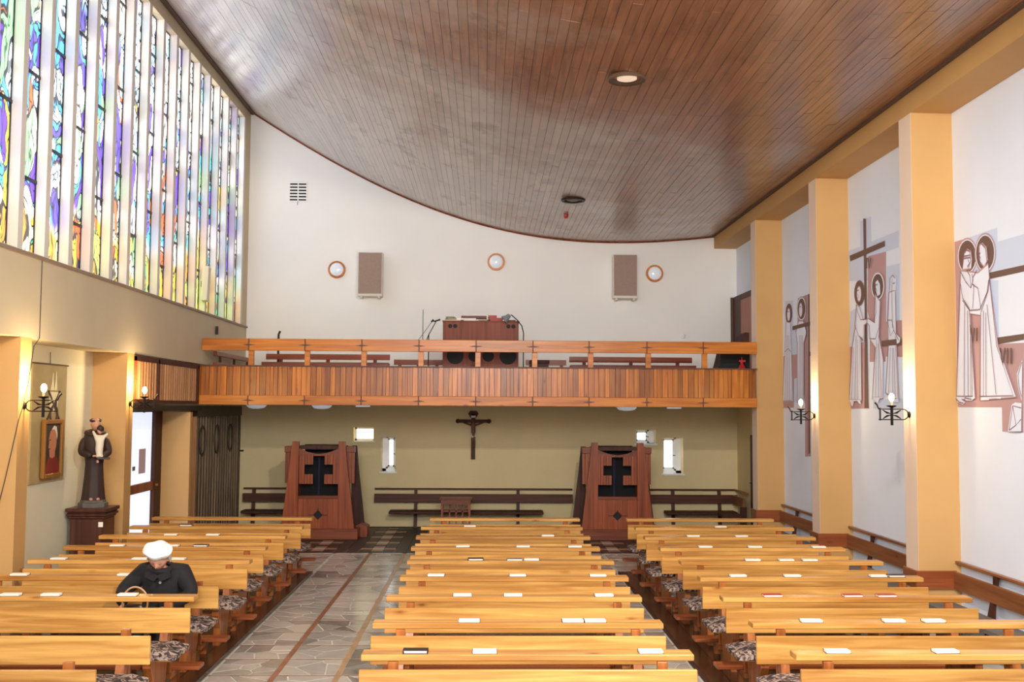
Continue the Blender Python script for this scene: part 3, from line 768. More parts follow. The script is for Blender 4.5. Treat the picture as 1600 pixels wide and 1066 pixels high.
LX = [-3.43, -3.40, -3.41, -3.44, -3.41, -3.46, -3.43, -3.40, -3.45]
def pl(block, i):
    s = 'wooden pew of the %s block, %s row from the front' % (block, ORD[i]) if i else 'wooden pew of the %s block, nearest row in the picture' % block
    return s
GP = {'middle': 'pews of the middle block', 'right': 'pews of the right block', 'left': 'pews of the left block'}
pm = make_pew(2.07, 0.007, label=pl('middle', 0), group=GP['middle']); pm.location = (MX[0], PY[0], 0)
for i in range(1, 9): copy_thing(pm, (MX[i], PY[i], 0), pl('middle', i))
pr2 = make_pew(2.05, 0.042, label=pl('right', 0), group=GP['right']); pr2.location = (RX[0], PY[0], 0)
for i in range(1, 9): copy_thing(pr2, (RX[i], PY[i], 0), pl('right', i))
pl2 = make_pew(2.18, 0.042, rest=False, label='wooden pew of the left block without book rest, nearest row', group=GP['left']); pl2.location = (LX[0], PY[0], 0)
copy_thing(pl2, (LX[1], PY[1], 0), 'wooden pew of the left block without book rest, second row from the front')
pl3 = make_pew(2.18, 0.042, label='wooden pew of the left block directly in front of the seated woman', group=GP['left']); pl3.location = (LX[2], PY[2], 0)
p6 = make_pew(2.18, 0.042, rest_w=(-1.09, 0.78), label='wooden pew of the left block on which the woman sits', group=GP['left']); p6.location = (LX[3], PY[3], 0)
for i in range(4, 9): copy_thing(pl3, (LX[i], PY[i], 0), pl('left', i))
# low wooden platforms under the side blocks
def platform(xs, y0, y1, label):
    t = thing('platform', label, 'platform', (xs[0], y0, 0))
    a, b = xs; n = 14
    for i in range(n):
        u0 = (b - a) * i / n; u1 = (b - a) * (i + 1) / n
        MB().box(u0 + 0.002, u1 - 0.002, 0, y1 - y0, 0.012, 0.041).obj('plank', 'platform', t)
    MB().box(0.02, b - a - 0.02, 0.02, y1 - y0 - 0.02, 0.007, 0.0118).obj('joist', 'dark', t)
    return t
t = platform((-4.55, -2.36), 4.0, 14.58, 'low dark plank platform under the left pew block')
MB().box(2.191, 2.205, 0, 10.58, 0.007, 0.046).obj('edge_strip', 'edge', t)
t = platform((1.88, 4.35), 4.0, 14.6, 'low dark plank platform under the right pew block')
MB().box(-0.018, -0.001, 0, 10.6, 0.007, 0.044).obj('edge_strip', 'darkwood', t)

# books on the rests
BK = {'middle': [(-0.42, 6.69, 'k'), (0.01, 6.65, 'w'), (1.05, 6.64, 'w'), (-0.1, 7.65, 'w'), (0.64, 7.64, 'w'), (0.80, 7.64, 'w'), (-0.17, 8.67, 'w'), (0.24, 8.65, 'w'), (0.98, 8.66, 'w'), (-0.43, 9.64, 'w'), (0.31, 9.59, 'w'), (1.04, 9.64, 'w'), (-0.08, 10.65, 'k'), (0.31, 10.64, 'g'), (0.48, 10.64, 'w'), (-0.23, 11.63, 'w'), (0.43, 11.63, 'w'), (1.0, 11.61, 'w'), (0.76, 12.57, 'w'), (-0.18, 13.55, 'w')],
 'right': [(3.05, 13.54, 'w'), (2.5, 12.58, 'w'), (3.08, 12.56, 'w'), (2.44, 11.6, 'w'), (2.99, 11.58, 'w'), (3.7, 11.57, 'w'), (2.71, 10.6, 'w'), (3.05, 10.6, 'w'), (3.29, 10.6, 'w'), (2.32, 9.6, 'w'), (2.82, 9.6, 'w'), (3.61, 9.6, 'w'), (3.78, 9.6, 'k'), (2.36, 8.6, 'r'), (3.02, 8.6, 'r'), (3.3, 8.6, 'r'), (2.36, 7.59, 'w'), (2.96, 7.59, 'w'), (3.25, 7.59, 'w'), (2.23, 6.65, 'w'), (2.92, 6.65, 'w')],
 'left': [(-3.2, 12.56, 'w'), (-3.69, 12.57, 'w'), (-3.98, 11.6, 'w'), (-3.39, 11.6, 'w'), (-3.08, 11.6, 'k'), (-3.79, 13.55, 'k'), (-4.21, 10.61, 'w'), (-3.41, 10.61, 'w'), (-3.04, 10.61, 'w'), (-4.16, 9.62, 'w'), (-3.21, 9.62, 'w'), (-3.79, 8.61, 'w'), (-3.47, 8.61, 'w'), (-2.86, 8.61, 'w')]}
COVER = {'w': 'cover_d', 'k': 'cover_k', 'g': 'cover_g', 'r': 'cover_r'}
book_me = {}
for k, mt in COVER.items():
    th = 0.022 if k in 'k' else 0.018
    c = MB().box(-.078, .078, -.038, .038, 0, .0025).box(-.078, .078, -.038, .038, th - .0025, th).box(-.078, .078, .0355, .038, 0, th)
    if k == 'w': c = MB().box(-.078, .078, -.038, .038, 0, .0025).box(-.078, .078, .0355, .038, 0, th)
    pgs = MB().box(-.074, .074, -.036, .0354, .0026, th - (0.0026 if k != 'w' else 0))
    if k == 'k': pgs = MB().box(-.070, .070, -.030, .0354, .0026, th - .0026)
    book_me[k] = (c.mesh('cover', mt), pgs.mesh('pages', 'page'))
cname = {'w': 'pale open-edged hymn booklet', 'k': 'black hymn book', 'g': 'grey hymn book', 'r': 'pale hymn booklet with red cover'}
for blk, bl in BK.items():
    rowsb = {}
    for x, y, k in bl:
        i = min(range(9), key=lambda q: abs(PY[q] + 0.17 - y)); rowsb.setdefault(i, []).append((x, k))
    for i, lst in rowsb.items():
        lst.sort(); n = len(lst)
        for j, (x, k) in enumerate(lst):
            pos = {1: ['only one there'], 2: ['left', 'right'], 3: ['left', 'middle', 'right'], 4: ['first from left', 'second from left', 'third from left', 'rightmost']}[n][j]
            rw = 'nearest' if i == 0 else ORD[i]
            t = thing('hymn_book', '%s on the %s book rest, %s block, %s' % (cname[k], rw, blk, pos), 'book', (x, PY[i] + 0.155, 0.7705), random.Random(x * 7 + i).uniform(-0.05, 0.05), 'hymn books on the pew book rests')
            link_mesh('cover', book_me[k][0], t); link_mesh('pages', book_me[k][1], t)

# ------------------------------------------------------------------ right wall: bench backs between and around the pilasters
for i in range(4):
    ya = PYR[i + 1] + 0.318; yb = PYR[i]
    t = thing('wall_bench', 'brown wall bench with backrest and handrail below the right murals, %s bay from the balcony' % ORD[i], 'bench', (4.7, ya, 0), 0, 'wall benches along the right wall')
    L_ = yb - ya
    MB().box(0.135, 0.165, 0.0, L_ - 0.0, 0.465, 0.64, 0.004).obj('back_board', 'wain', t)
    MB().box(0.165, 0.215, 0.005, L_ - 0.005, 0.715, 0.745, 0.004).obj('handrail', 'wain', t)
    for u in (0.30, 0.70):
        y0 = L_ * u
        MB().prism([(0.05, 0.0), (0.14, 0.0), (0.17, 0.47), (0.21, 0.714), (0.17, 0.714), (0.166, 0.62), (0.13, 0.44), (0.10, 0.3)], 'XZ', y0, y0 + 0.06).obj('post', 'darkwood', t)
    MB().box(-0.20, 0.10, 0.04, L_ - 0.04, 0.30, 0.34).obj('seat', 'bench_cush', t)
    for u in (0.12, 0.88): MB().box(-0.17, 0.04, L_ * u, L_ * u + 0.06, 0.0, 0.30).obj('leg', 'darkwood', t)
for i in range(4):
    y = PYR[i]
    t = thing('pilaster_panel', 'red-brown wooden panel wrapped round the %s right pilaster from the balcony' % ORD[i], 'panel', (4.47, y, 0.46))
    MB().box(-0.02, 0.40, -0.035, -0.005, 0, 0.185, 0.003).obj('front_board', 'kneel', t)
    MB().box(-0.02, 0.0, -0.004, 0.318, 0, 0.185, 0.003).obj('side_board', 'wain', t)

# ------------------------------------------------------------------ rear wall benches
def rear_bench(x0, x1, posts, seat, label, ang=0):
    t = thing('wall_bench', label, 'bench', (x0, YB - 0.02, 0), 0, 'dark benches along the rear wall')
    L_ = x1 - x0
    MB().box(0, L_, -0.13, -0.095, 0.48, 0.64, 0.003).obj('back_board', 'wain_x', t)
    MB().box(0, L_, -0.06, -0.015, 0.715, 0.745, 0.003).obj('handrail', 'wain_x', t)
    for p in posts: MB().prism([(-0.17, 0), (-0.09, 0), (-0.06, 0.5), (-0.02, 0.71), (-0.07, 0.71), (-0.094, 0.6), (-0.094, 0.5)], 'YZ', p - x0 - 0.03, p - x0 + 0.03).obj('post', 'darkwood', t)
    if seat:
        a, b = seat
        MB().box(a - x0, b - x0, -0.50, -0.13, 0.29, 0.345, 0.01).obj('seat', 'darkwood', t)
    return t
rear_bench(-4.6, -3.5, [-4.4], (-4.55, -3.6), 'dark wall bench behind the folding gate, left of the left confessional')
rear_bench(-2.1, 1.7, [-1.31, 0.65], (-1.79, 1.12), 'long dark wall bench below the crucifix between the confessionals')
rear_bench(2.9, 4.88, [3.64, 4.54], (3.45, 4.8), 'dark wall bench in the right rear corner')
t = thing('wall_bench', 'short dark bench return on the right wall under the balcony', 'bench', (4.9, 19.3, 0))
MB().box(-0.13, -0.095, 0.0, 0.82, 0.48, 0.64).obj('back_board', 'wain', t); MB().box(-0.06, -0.02, 0, 0.92, 0.715, 0.745).obj('handrail', 'wain', t)
MB().box(-0.5, -0.14, 0.0, 0.45, 0.29, 0.345).obj('seat', 'darkwood', t); MB().box(-0.16, -0.05, 0.02, 0.08, 0, 0.48).obj('post', 'darkwood', t)
# doors on the right wall at the rear
t = struct(MB().box(4.88, 4.928, 18.25, 19.15, 0.0, 1.82), 'door_1', 'darkwood', label='dark brown door in the right wall under the balcony', cat='door')
MB().tube([(4.88, 19.05, 0.95), (4.84, 19.05, 0.95), (4.84, 18.95, 0.95)], 0.01, 6).obj('door_handle', 'black', t)
t = struct(MB().box(4.84, 4.925, 18.6, 20.27, 2.46, 4.47), 'door_2', 'darkwood', label='dark brown door beside the balcony in the right rear corner', cat='door')
for a, b in ((2.6, 3.4), (3.5, 4.35)): MB().box(4.825, 4.84, 18.75, 19.55, a, b).obj('door_panel', 'redwood', t)
MB().box(4.80, 4.845, 20.2, 20.27, 2.46, 4.47).obj('door_jamb', 'joint', t)

# ------------------------------------------------------------------ left side at the rear: partition, glazed door, slatted screen, folding gate
o = struct(MB().box(XLW, -4.56, 16.35, 16.47, 0, 2.2), 'wall_partition', 'ochre', label='narrow ochre wall between the glazed door and the folding gate', cat='wall')
d = struct(MB().box(-5.065, -5.02, 14.35, 14.42, 0, 2.28).box(-5.065, -4.99, 16.02, 16.349, 0, 2.28).box(-5.065, -5.02, 14.42, 16.02, 2.2, 2.28).box(-5.065, -5.02, 14.42, 16.02, 0, 0.08), 'door_3', 'darkwood', label='glazed door with brown cross bar behind the left pilaster', cat='door')
MB().box(-5.062, -5.045, 14.42, 16.02, 0.08, 1.03).obj('pane', 'door_glass', d)
MB().box(-5.062, -5.045, 14.42, 16.02, 1.16, 2.2).obj('pane', 'door_glass', d)
MB().box(-5.06, -5.0, 14.42, 16.1, 1.03, 1.16, 0.005).obj('cross_bar', 'redwood', d)
MB().tube([(-5.0, 16.08, 1.1), (-4.95, 16.08, 1.1)], 0.02, 8).obj('door_handle', 'redwood', d)
tag(MB().box(-5.044, -5.041, 15.45, 15.75, 1.30, 1.66).obj('notice', 'notice'), 'plain mauve sheet stuck on the glazed door', 'notice')
tag(MB().box(-5.044, -5.041, 15.18, 15.30, 1.36, 1.42).obj('sticker', 'cover_g'), 'small grey sticker at the edge of the glazed door', 'sticker')
t = thing('slatted_screen', 'hanging screen of upright wooden slats left of the balcony', 'screen', (-4.63, 13.9, 2.33))
L_ = 3.08
for a, b, c, e, n in ((0, 0.05, 0.04, 0.62, 'frame_post'), (L_ - .06, L_, 0.04, 0.62, 'frame_post'), (0.98, 1.04, 0.04, 0.62, 'frame_post')): MB().box(-0.03, 0.02, a, b, c, e).obj(n, 'redwood' if a < .5 else 'darkwood', t)
MB().box(-0.03, 0.02, 0, L_, 0.0, 0.045).obj('frame_rail', 'darkwood', t)
MB().box(-0.03, 0.02, 0, L_, 0.56, 0.63).obj('frame_rail', 'darkwood', t)
y = 0.09
while y < L_ - 0.12:
    if not (0.93 < y < 1.08): MB().box(-0.012, 0.012, y, y + 0.05, 0.045, 0.56).obj('slat', 'screen', t)
    y += 0.112
MB().box(-0.05, -0.035, 1.0, L_ - .02, 0.05, 0.60).obj('backing_board', 'darkwood', t)
t2 = tag(MB().box(-4.66, -4.57, 13.9, 17.03, 2.22, 2.30).obj('iron_rail', 'iron'), 'dark straight bar running below the hanging slatted screen', 'rail')
t = thing('folding_gate', 'dark slatted folding gate closing off the left rear corner', 'gate', (-4.73, 17.16, 0))
L_ = 3.1; n = 34
MB().box(-0.06, 0.06, 0, L_, 2.12, 2.30).obj('header', 'gate', t)
MB().box(-0.05, 0.05, -0.02, 0.03, 0, 2.12).obj('jamb', 'screen', t)
MB().box(-0.06, 0.04, L_ - 0.10, L_, 0, 2.12).obj('jamb', 'gate', t)
for i in range(n):
    y0 = 0.05 + (L_ - 0.18) * i / n; w = (L_ - 0.18) / n
    dx = 0.025 if i % 2 else -0.025
    MB().box(dx - 0.012, dx + 0.012, y0, y0 + w * 0.5, 0.02, 2.12).obj('slat', 'gate_slat', t)
MB().box(-0.045, -0.04, 0.02, L_ - .1, 0, 2.12).obj('backing', 'dark', t)
for yy in (0.38, 1.33, 2.28):
    pts = [(0.045, yy + 0.17 * math.cos(a * math.pi / 12), 1.72 + 0.24 * math.sin(a * math.pi / 12)) for a in range(24)]
    MB().tube(pts, 0.016, 6, closed=True).obj('oval_ring', 'gate', t)
MB().tube([(0.05, L_ - .05, 1.45), (0.12, L_ - .05, 1.45)], 0.012, 6).obj('handle', 'black', t)

# ------------------------------------------------------------------ wrought-iron wall lamps
def sconce(loc, rotz, label, on=22):
    t = thing('wall_lamp', label, 'lamp', loc, rotz, 'wrought-iron candle lamps on the pilasters')
    MB().lathe([(0.0, 0.0), (0.035, 0.0), (0.035, 0.008), (0.02, 0.02), (0.0, 0.024)], (0, 0, 0), 'X', 14).obj('wall_plate', 'iron', t)
    pts = []
    for a in range(9): an = math.pi / 2 + math.pi * a / 8; pts.append((0.07 + 0.055 * math.cos(an), 0, 0.055 * math.sin(an)))
    mb = MB().tube([(0.33, 0, 0.055)] + pts + [(0.33, 0, -0.055)], 0.0065, 6)
    mb.tube([(0.33, 0, 0.055), (0.345, 0, 0.10), (0.365, 0, 0.125)], [0.0065, 0.009, 0.014], 6)
    mb.tube([(0.315, 0, 0.07), (0.315, 0, -0.065)], 0.009, 6)
    mb.obj('loop', 'iron', t)
    mb = MB()
    for sx in (-1, 1):
        for sz in (-1, 1):
            mb.tube([(0.19 + sx * 0.012, 0, sz * 0.008), (0.19 + sx * 0.05, 0, sz * 0.016), (0.19 + sx * 0.095, 0, sz * 0.045)], [0.004, 0.011, 0.005], 6)
    mb.obj('leaf_scroll', 'iron', t)
    st_ = MB().box(0.178, 0.202, -0.012, 0.012, -0.115, 0.085, 0.003).obj('stem', 'iron', t)
    MB().lathe([(0.012, 0.07), (0.05, 0.085), (0.055, 0.095), (0.02, 0.09), (0.012, 0.09)], (0.19, 0, 0), 'Z', 16).obj('drip_tray', 'iron', st_)
    MB().lathe([(0.013, 0.09), (0.013, 0.135)], (0.19, 0, 0), 'Z', 12).obj('candle_sleeve', 'candle', st_)
    MB().lathe([(0.01, 0.135), (0.024, 0.155), (0.03, 0.18), (0.024, 0.205), (0.008, 0.222)], (0.19, 0, 0), 'Z', 14).obj('bulb', 'bulb', st_)
    c, s = math.cos(rotz), math.sin(rotz)
    lamp('candle_glow', 'POINT', (loc[0] + 0.19 * c, loc[1] + 0.19 * s, loc[2] + 0.26), on, (1.0, 0.72, 0.38), 0.03)
sconce((XRF - 0.001, 10.95, 2.25), math.pi, 'lit iron candle lamp on the right, nearer the camera', 9)
sconce((XRF - 0.001, 14.13, 2.21), math.pi, 'lit iron candle lamp on the right, nearer the balcony', 8)
sconce((XL + 0.001, 10.64, 2.29), 0, 'lit iron candle lamp in front of the portrait banner', 24)
sconce((XL + 0.001, 13.76, 2.32), 0, 'lit iron candle lamp in front of the slatted screen', 16)
tag(MB().tube([(-4.622, 10.93, 3.80), (-4.622, 10.93, 2.99), (-4.622, 10.8, 2.9), (-4.622, 10.7, 2.5), (-4.60, 10.52, 2.24), (-4.615, 10.495, 2.15), (-4.72, 10.495, 1.6), (-4.775, 10.495, 1.34), (-4.785, 10.49, 1.31), (-4.77, 10.49, 1.29)], 0.004, 6).obj('cable', 'cover_k'), 'thin cable hanging past the nearest left wall lamp', 'cable')

# ------------------------------------------------------------------ banner with crest and framed portrait
t = thing('wall_banner', 'beige hanging banner with a small crest on the left wall', 'banner', (-5.05, 11.8, 1.41))
MB().box(-0.018, 0.0, 0, 0.95, 0, 1.36).obj('cloth', 'banner', t)
MB().tube([(0.005, -0.02, 1.36), (0.005, 0.97, 1.36)], 0.01, 6).obj('rod', 'brownmetal', t)
MB().tube([(0.0, 0.45, 1.50), (-0.005, 0.47, 1.36)], 0.004, 6).obj('hook', 'black', t)
mb = MB()
mb.prism([(0.50, 0.80), (0.66, 0.80), (0.70, 0.92), (0.70, 1.04), (0.46, 1.04), (0.46, 0.92)], 'YZ', 0.001, 0.006); mb.obj('crest_shield', 'crest_a', t)
mb = MB().prism([(0.49, 1.06), (0.53, 1.16), (0.545, 1.26), (0.56, 1.16), (0.585, 1.06)], 'YZ', 0.001, 0.006).prism([(0.595, 1.06), (0.62, 1.16), (0.635, 1.28), (0.65, 1.17), (0.67, 1.06)], 'YZ', 0.001, 0.006); mb.obj('crest_mitre', 'crest_a', t)
mb = MB().tube([(0.008, 0.46 + 0.12 + 0.10 * math.cos(a * math.pi / 8), 0.78 + 0.10 * math.sin(a * math.pi / 8)) for a in range(16)], 0.014, 5, closed=True)
mb.tube([(0.008, 0.40, 0.72), (0.008, 0.74, 1.05)], 0.012, 5).tube([(0.008, 0.74, 0.72), (0.008, 0.42, 1.05)], 0.012, 5); mb.obj('crest_keys', 'crest_b', t)
t = thing('framed_portrait', 'gilt-framed portrait of an old man in a white skullcap', 'picture', (-5.03, 12.02, 1.46))
W_, H_ = 0.54, 0.67
for a, b, c, e in ((0, .05, 0, H_), (W_ - .05, W_, 0, H_), (.05, W_ - .05, 0, .05), (.05, W_ - .05, H_ - .05, H_)): MB().box(0, 0.045, a, b, c, e, 0.008).obj('frame', 'gold', t)
cv_ = MB().box(0.0, 0.02, .05, W_ - .05, .05, H_ - .05).obj('canvas', 'p_dark', t)
body = [(.09, .051), (.10, .14), (.16, .22), (.24, .27), (.34, .27), (.42, .22), (.47, .15), (.48, .051)]
MB().prism(body, 'YZ', 0.0205, 0.022).obj('painted_cape', 'p_red', cv_)
MB().prism([(.20, .24), (.185, .32), (.16, .36), (.175, .40), (.17, .46), (.20, .53), (.27, .57), (.35, .55), (.385, .48), (.38, .38), (.35, .31), (.34, .24), (.27, .22)], 'YZ', 0.0222, 0.0235).obj('painted_face', 'p_flesh', cv_)
MB().prism([(.235, .555), (.30, .60), (.37, .585), (.40, .50), (.395, .44), (.375, .50), (.32, .555)], 'YZ', 0.0237, 0.0247).obj('painted_skullcap', 'p_white', cv_)
MB().prism([(.185, .44), (.22, .445), (.22, .43), (.185, .425)], 'YZ', 0.0237, 0.0245).prism([(.17, .335), (.215, .34), (.215, .33), (.175, .325)], 'YZ', 0.0237, 0.0245).obj('painted_features', 'p_dark', cv_)

# ------------------------------------------------------------------ skin-modifier figures
def skinned(name, verts, edges, radii, mat, parent=None, root=0, sub=2, flat=None):
    me = bpy.data.meshes.new(name); me.from_pydata([Vector(v) for v in verts], edges, []); me.update()
    o = bpy.data.objects.new(name + '_rig', me); COL.objects.link(o)
    sk = o.modifiers.new('skin', 'SKIN'); sk.use_smooth_shade = True
    if not me.skin_vertices: pass
    for i, r_ in enumerate(radii):
        me.skin_vertices[0].data[i].radius = r_ if isinstance(r_, tuple) else (r_, r_)
        me.skin_vertices[0].data[i].use_root = (i == root)
    sb = o.modifiers.new('sub', 'SUBSURF'); sb.levels = sub; sb.render_levels = sub
    bpy.context.view_layer.update()
    dg = bpy.context.evaluated_depsgraph_get()
    m2 = bpy.data.meshes.new_from_object(o.evaluated_get(dg)); m2.name = name
    bpy.data.objects.remove(o); 
    m2.materials.clear(); m2.materials.append(M_[mat])
    m2.polygons.foreach_set('use_smooth', [True] * len(m2.polygons))
    q = bpy.data.objects.new(name, m2); COL.objects.link(q)
    if parent is not None: q.parent = parent
    return q

def hand(parent, wrist, direction, up_, side, scale, mat, curl=0.5, name='hand'):
    # palm plus five separate fingers, rooted at the wrist
    d = Vector(direction).normalized(); u = Vector(up_).normalized(); w = d.cross(u).normalized() * side; u = w.cross(d).normalized() * side
    s = scale; vs = []; es = []; rd = []
    def add(p, r_): vs.append(Vector(wrist) + (d * p[0] + w * p[1] + u * p[2]) * s); rd.append(r_ * s if not isinstance(r_, tuple) else tuple(q * s for q in r_)); return len(vs) - 1
    a = add((-0.02, 0, 0), 0.026); b = add((0.03, 0, 0), (0.034, 0.02)); c = add((0.07, 0, 0), (0.038, 0.017)); es += [(a, b), (b, c)]
    for off, ln in ((-0.03, 0.062), (-0.010, 0.072), (0.011, 0.068), (0.031, 0.052)):
        p0 = add((0.088, off, 0), 0.0095); es.append((c, p0)); prev = p0
        for k, (f, dn) in enumerate(((0.42, 0.18), (0.75, 0.55), (1.0, 1.0))):
            q = add((0.088 + ln * f * (1 - 0.25 * curl * f), off * (1 + 0.1 * f), -ln * curl * dn), 0.0088 - 0.0008 * k); es.append((prev, q)); prev = q
    t0 = add((0.03, -0.032, -0.004), 0.013); es.append((b, t0)); t1 = add((0.055, -0.055, -0.014), 0.0105); es.append((t0, t1)); t2 = add((0.082, -0.062, -0.026), 0.009); es.append((t1, t2))
    return skinned(name, vs, es, rd, mat, parent, root=1, sub=2)

# head: ball shaped into a face
def head_mesh(c, s, tilt, yaw=0.0):
    bm = bmesh.new(); bmesh.ops.create_uvsphere(bm, u_segments=40, v_segments=30, radius=1)
    g = lambda x, m, w: math.exp(-((x - m) / w) ** 2)
    for v in bm.verts:
        x, y, z = v.co
        X = x * 0.78; Y = y * 0.95; Z = z * 1.12
        if z < -0.1: X *= 1 - 0.30 * (-z - 0.1); Y *= 1 - 0.06 * (-z)
        if y < -0.05:
            Y -= 0.05 * g(z, -0.75, 0.22) * g(x, 0, 0.3)                      # chin
            Y -= 0.26 * g(x, 0, 0.13) * g(z, -0.14, 0.16) + 0.10 * g(x, 0, 0.1) * g(z, 0.08, 0.16)   # nose
            Y += 0.10 * (g(x, 0.34, 0.16) + g(x, -0.34, 0.16)) * g(z, 0.10, 0.13)     # eye sockets
            Y -= 0.05 * g(z, 0.27, 0.09) * g(abs(x), 0.32, 0.28)                # brow
            Y -= 0.05 * g(x, 0, 0.22) * (g(z, -0.41, 0.05) + g(z, -0.53, 0.05)) - 0.05 * g(x, 0, 0.24) * g(z, -0.47, 0.03)
        v.co = (X, Y, Z)
    for sgn in (-1, 1):
        q = bmesh.ops.create_uvsphere(bm, u_segments=12, v_segments=8, radius=1)['verts']
        for v in q: v.co = (sgn * 0.79 + v.co.x * 0.06, 0.08 + v.co.y * 0.14, 0.0 + v.co.z * 0.24)
    rot = Matrix.Rotation(yaw, 3, 'Z') @ Matrix.Rotation(tilt, 3, 'X')
    for v in bm.verts: v.co = Vector(c) + rot @ (v.co * s)
    me = bpy.data.meshes.new('head'); bm.to_mesh(me); bm.free(); me.polygons.foreach_set('use_smooth', [True] * len(me.polygons))
    return me, rot

# ------------------------------------------------------------------ the seated woman
px_, py_ = -2.78, 9.24
P = thing('person', 'seated woman in black coat and white beret, head bowed', 'person', (px_, py_, 0))
tilt = R(38)
hc = Vector((0.0, -0.13, 1.00))
hm, hrot = head_mesh(hc, 0.098, tilt)
# body (skin colour) continuous: pelvis, torso, neck, arms, legs
V = [(0, 0.02, .52), (0, 0.03, .66), (0, 0.02, .80), (0, -0.03, .885), (0, -0.10, .94),
     (-.17, 0.0, .85), (-.33, -.06, .70), (-.27, -.20, .615), (.17, 0.0, .85), (.27, -.05, .68), (.10, -.24, .60),
     (-.09, -.03, .50), (-.10, -.40, .50), (-.10, -.42, .12), (-.10, -.5, .075), (.09, -.03, .50), (.10, -.40, .50), (.10, -.42, .12), (.10, -.5, .075)]
E_ = [(0, 1), (1, 2), (2, 3), (3, 4), (2, 5), (5, 6), (6, 7), (2, 8), (8, 9), (9, 10), (0, 11), (11, 12), (12, 13), (13, 14), (0, 15), (15, 16), (16, 17), (17, 18)]
RD = [.12, .115, .12, .055, .05, .055, .038, .026, .055, .038, .026, .08, .055, .04, .035, .08, .055, .04, .035]
b = skinned('body', V, E_, RD, 'skin', P)
bm = bmesh.new(); bm.from_mesh(b.data); bm.from_mesh(hm); bm.to_mesh(b.data); bm.free()
b.data.polygons.foreach_set('use_smooth', [True] * len(b.data.polygons))
RDc = [(.17, .14), (.165, .135), (.175, .13), (.088, .082), (.0, .0), .098, .066, .05, .098, .07, .05, .11, .082, .07, .06, .11, .082, .07, .06]
Vc = [Vector(v) for v in V]
keep = [i for i in range(len(V)) if i not in (4, 14, 18)]
mp_ = {k: i for i, k in enumerate(keep)}
skinned('coat', [Vc[i] for i in keep], [(mp_[a], mp_[b_]) for a, b_ in E_ if a in mp_ and b_ in mp_], [RDc[i] for i in keep], 'coat', P)
# collar
cp = [(0.095 * math.cos(a), -0.055 + 0.085 * math.sin(a), 0.905 + 0.02 * math.sin(a)) for a in [math.pi * 2 * i / 20 for i in range(20)]]
MB().tube(cp, 0.026, 8, closed=True).obj('collar', 'coat', P)
MB().prism([(-.10, .90), (0, .855), (.10, .90), (.115, .84), (.03, .80), (0, .835), (-.03, .80), (-.115, .84)], 'XZ', -0.15, -0.135).obj('lapel', 'coat', P)
for zz in (.79, .68): MB().lathe([(0, 0), (.012, .002), (.012, .006), (0, .008)], (0.02, -0.143 if zz > .7 else -0.135, zz), 'Y', 12).obj('button', 'cover_g', P)
# beret: flat soft disc on the crown
mb = MB(); mb.lathe([(0.055, -0.035), (0.088, -0.03), (0.115, 0.0), (0.122, 0.022), (0.112, 0.045), (0.075, 0.064), (0.03, 0.071), (0.006, 0.073), (0.005, 0.092), (0.0015, 0.093)], (0, 0, 0), 'Z', 36)
mb.v = [(x, y, z + 0.006 * math.sin(5 * math.atan2(y, x))) for x, y, z in mb.v]
mb.xform(Matrix.Translation(hc + hrot @ Vector((0, 0.004, 0.062))) @ hrot.to_4x4() @ Matrix.Rotation(R(-14), 4, 'X') @ Matrix.Rotation(R(6), 4, 'Y'))
mb.obj('beret', 'beret', P)
# hair peeping out below the beret
mb = MB(); rh = random.Random(4)
for i in range(26):
    a = math.pi * (-0.05 + 1.1 * i / 25)
    base = Vector((0.079 * math.cos(a), 0.01 + 0.085 * math.sin(a), 0.035)); tip = Vector((0.088 * math.cos(a), 0.02 + 0.09 * math.sin(a), -0.05 + rh.uniform(-.012, .012)))
    mb.tube([hc + hrot @ base, hc + hrot @ ((base + tip) / 2 * 1.05), hc + hrot @ tip], [0.014, 0.014, 0.006], 6)
mb.obj('hair', 'hair', P)
# eyelids and mouth
mb = MB()
for sgn in (-1, 1): mb.tube([hc + hrot @ Vector((sgn * 0.020, -0.085, 0.010)), hc + hrot @ Vector((sgn * 0.033, -0.086, 0.006)), hc + hrot @ Vector((sgn * 0.046, -0.079, 0.010))], 0.0018, 5)
mb.obj('eyelids', 'inlay', P)
mb = MB().tube([hc + hrot @ Vector((x, -0.088 + abs(x) * 0.25, -0.046)) for x in (-.022, -.01, 0, .01, .022)], 0.0028, 5); mb.obj('lips', 'p_red', P)
hand(P, (-.265, -.225, .605), (0.35, -0.85, -0.30), (0, 0.3, 1), 1, 1.0, 'skin', 0.55)
hand(P, (.085, -.26, .592), (-0.6, -0.7, -0.15), (0, 0.3, 1), -1, 0.95, 'skin', 0.5)
for sgn in (-.10, .10): MB().box(sgn - .04, sgn + .04, -.60, -.38, .045, .11, .02).obj('shoe', 'leather', P)
# handbag
t = thing('handbag', 'black handbag with round tan handle beside the woman', 'bag', (-2.915, 8.92, 0.0))
mb = MB(); mb.lathe([(0.06, 0.46), (0.10, 0.47), (0.115, 0.53), (0.105, 0.60), (0.08, 0.635), (0.02, 0.64)], (0, 0, 0), 'Z', 24, sx=1, sy=0.5); mb.obj('bag_body', 'leather', t)
MB().tube([(0.105 * math.cos(a), 0.02, 0.655 + 0.125 * math.sin(a)) for a in [2 * math.pi * i / 32 for i in range(32)]], 0.008, 8, closed=True).obj('handle', 'cane', t)

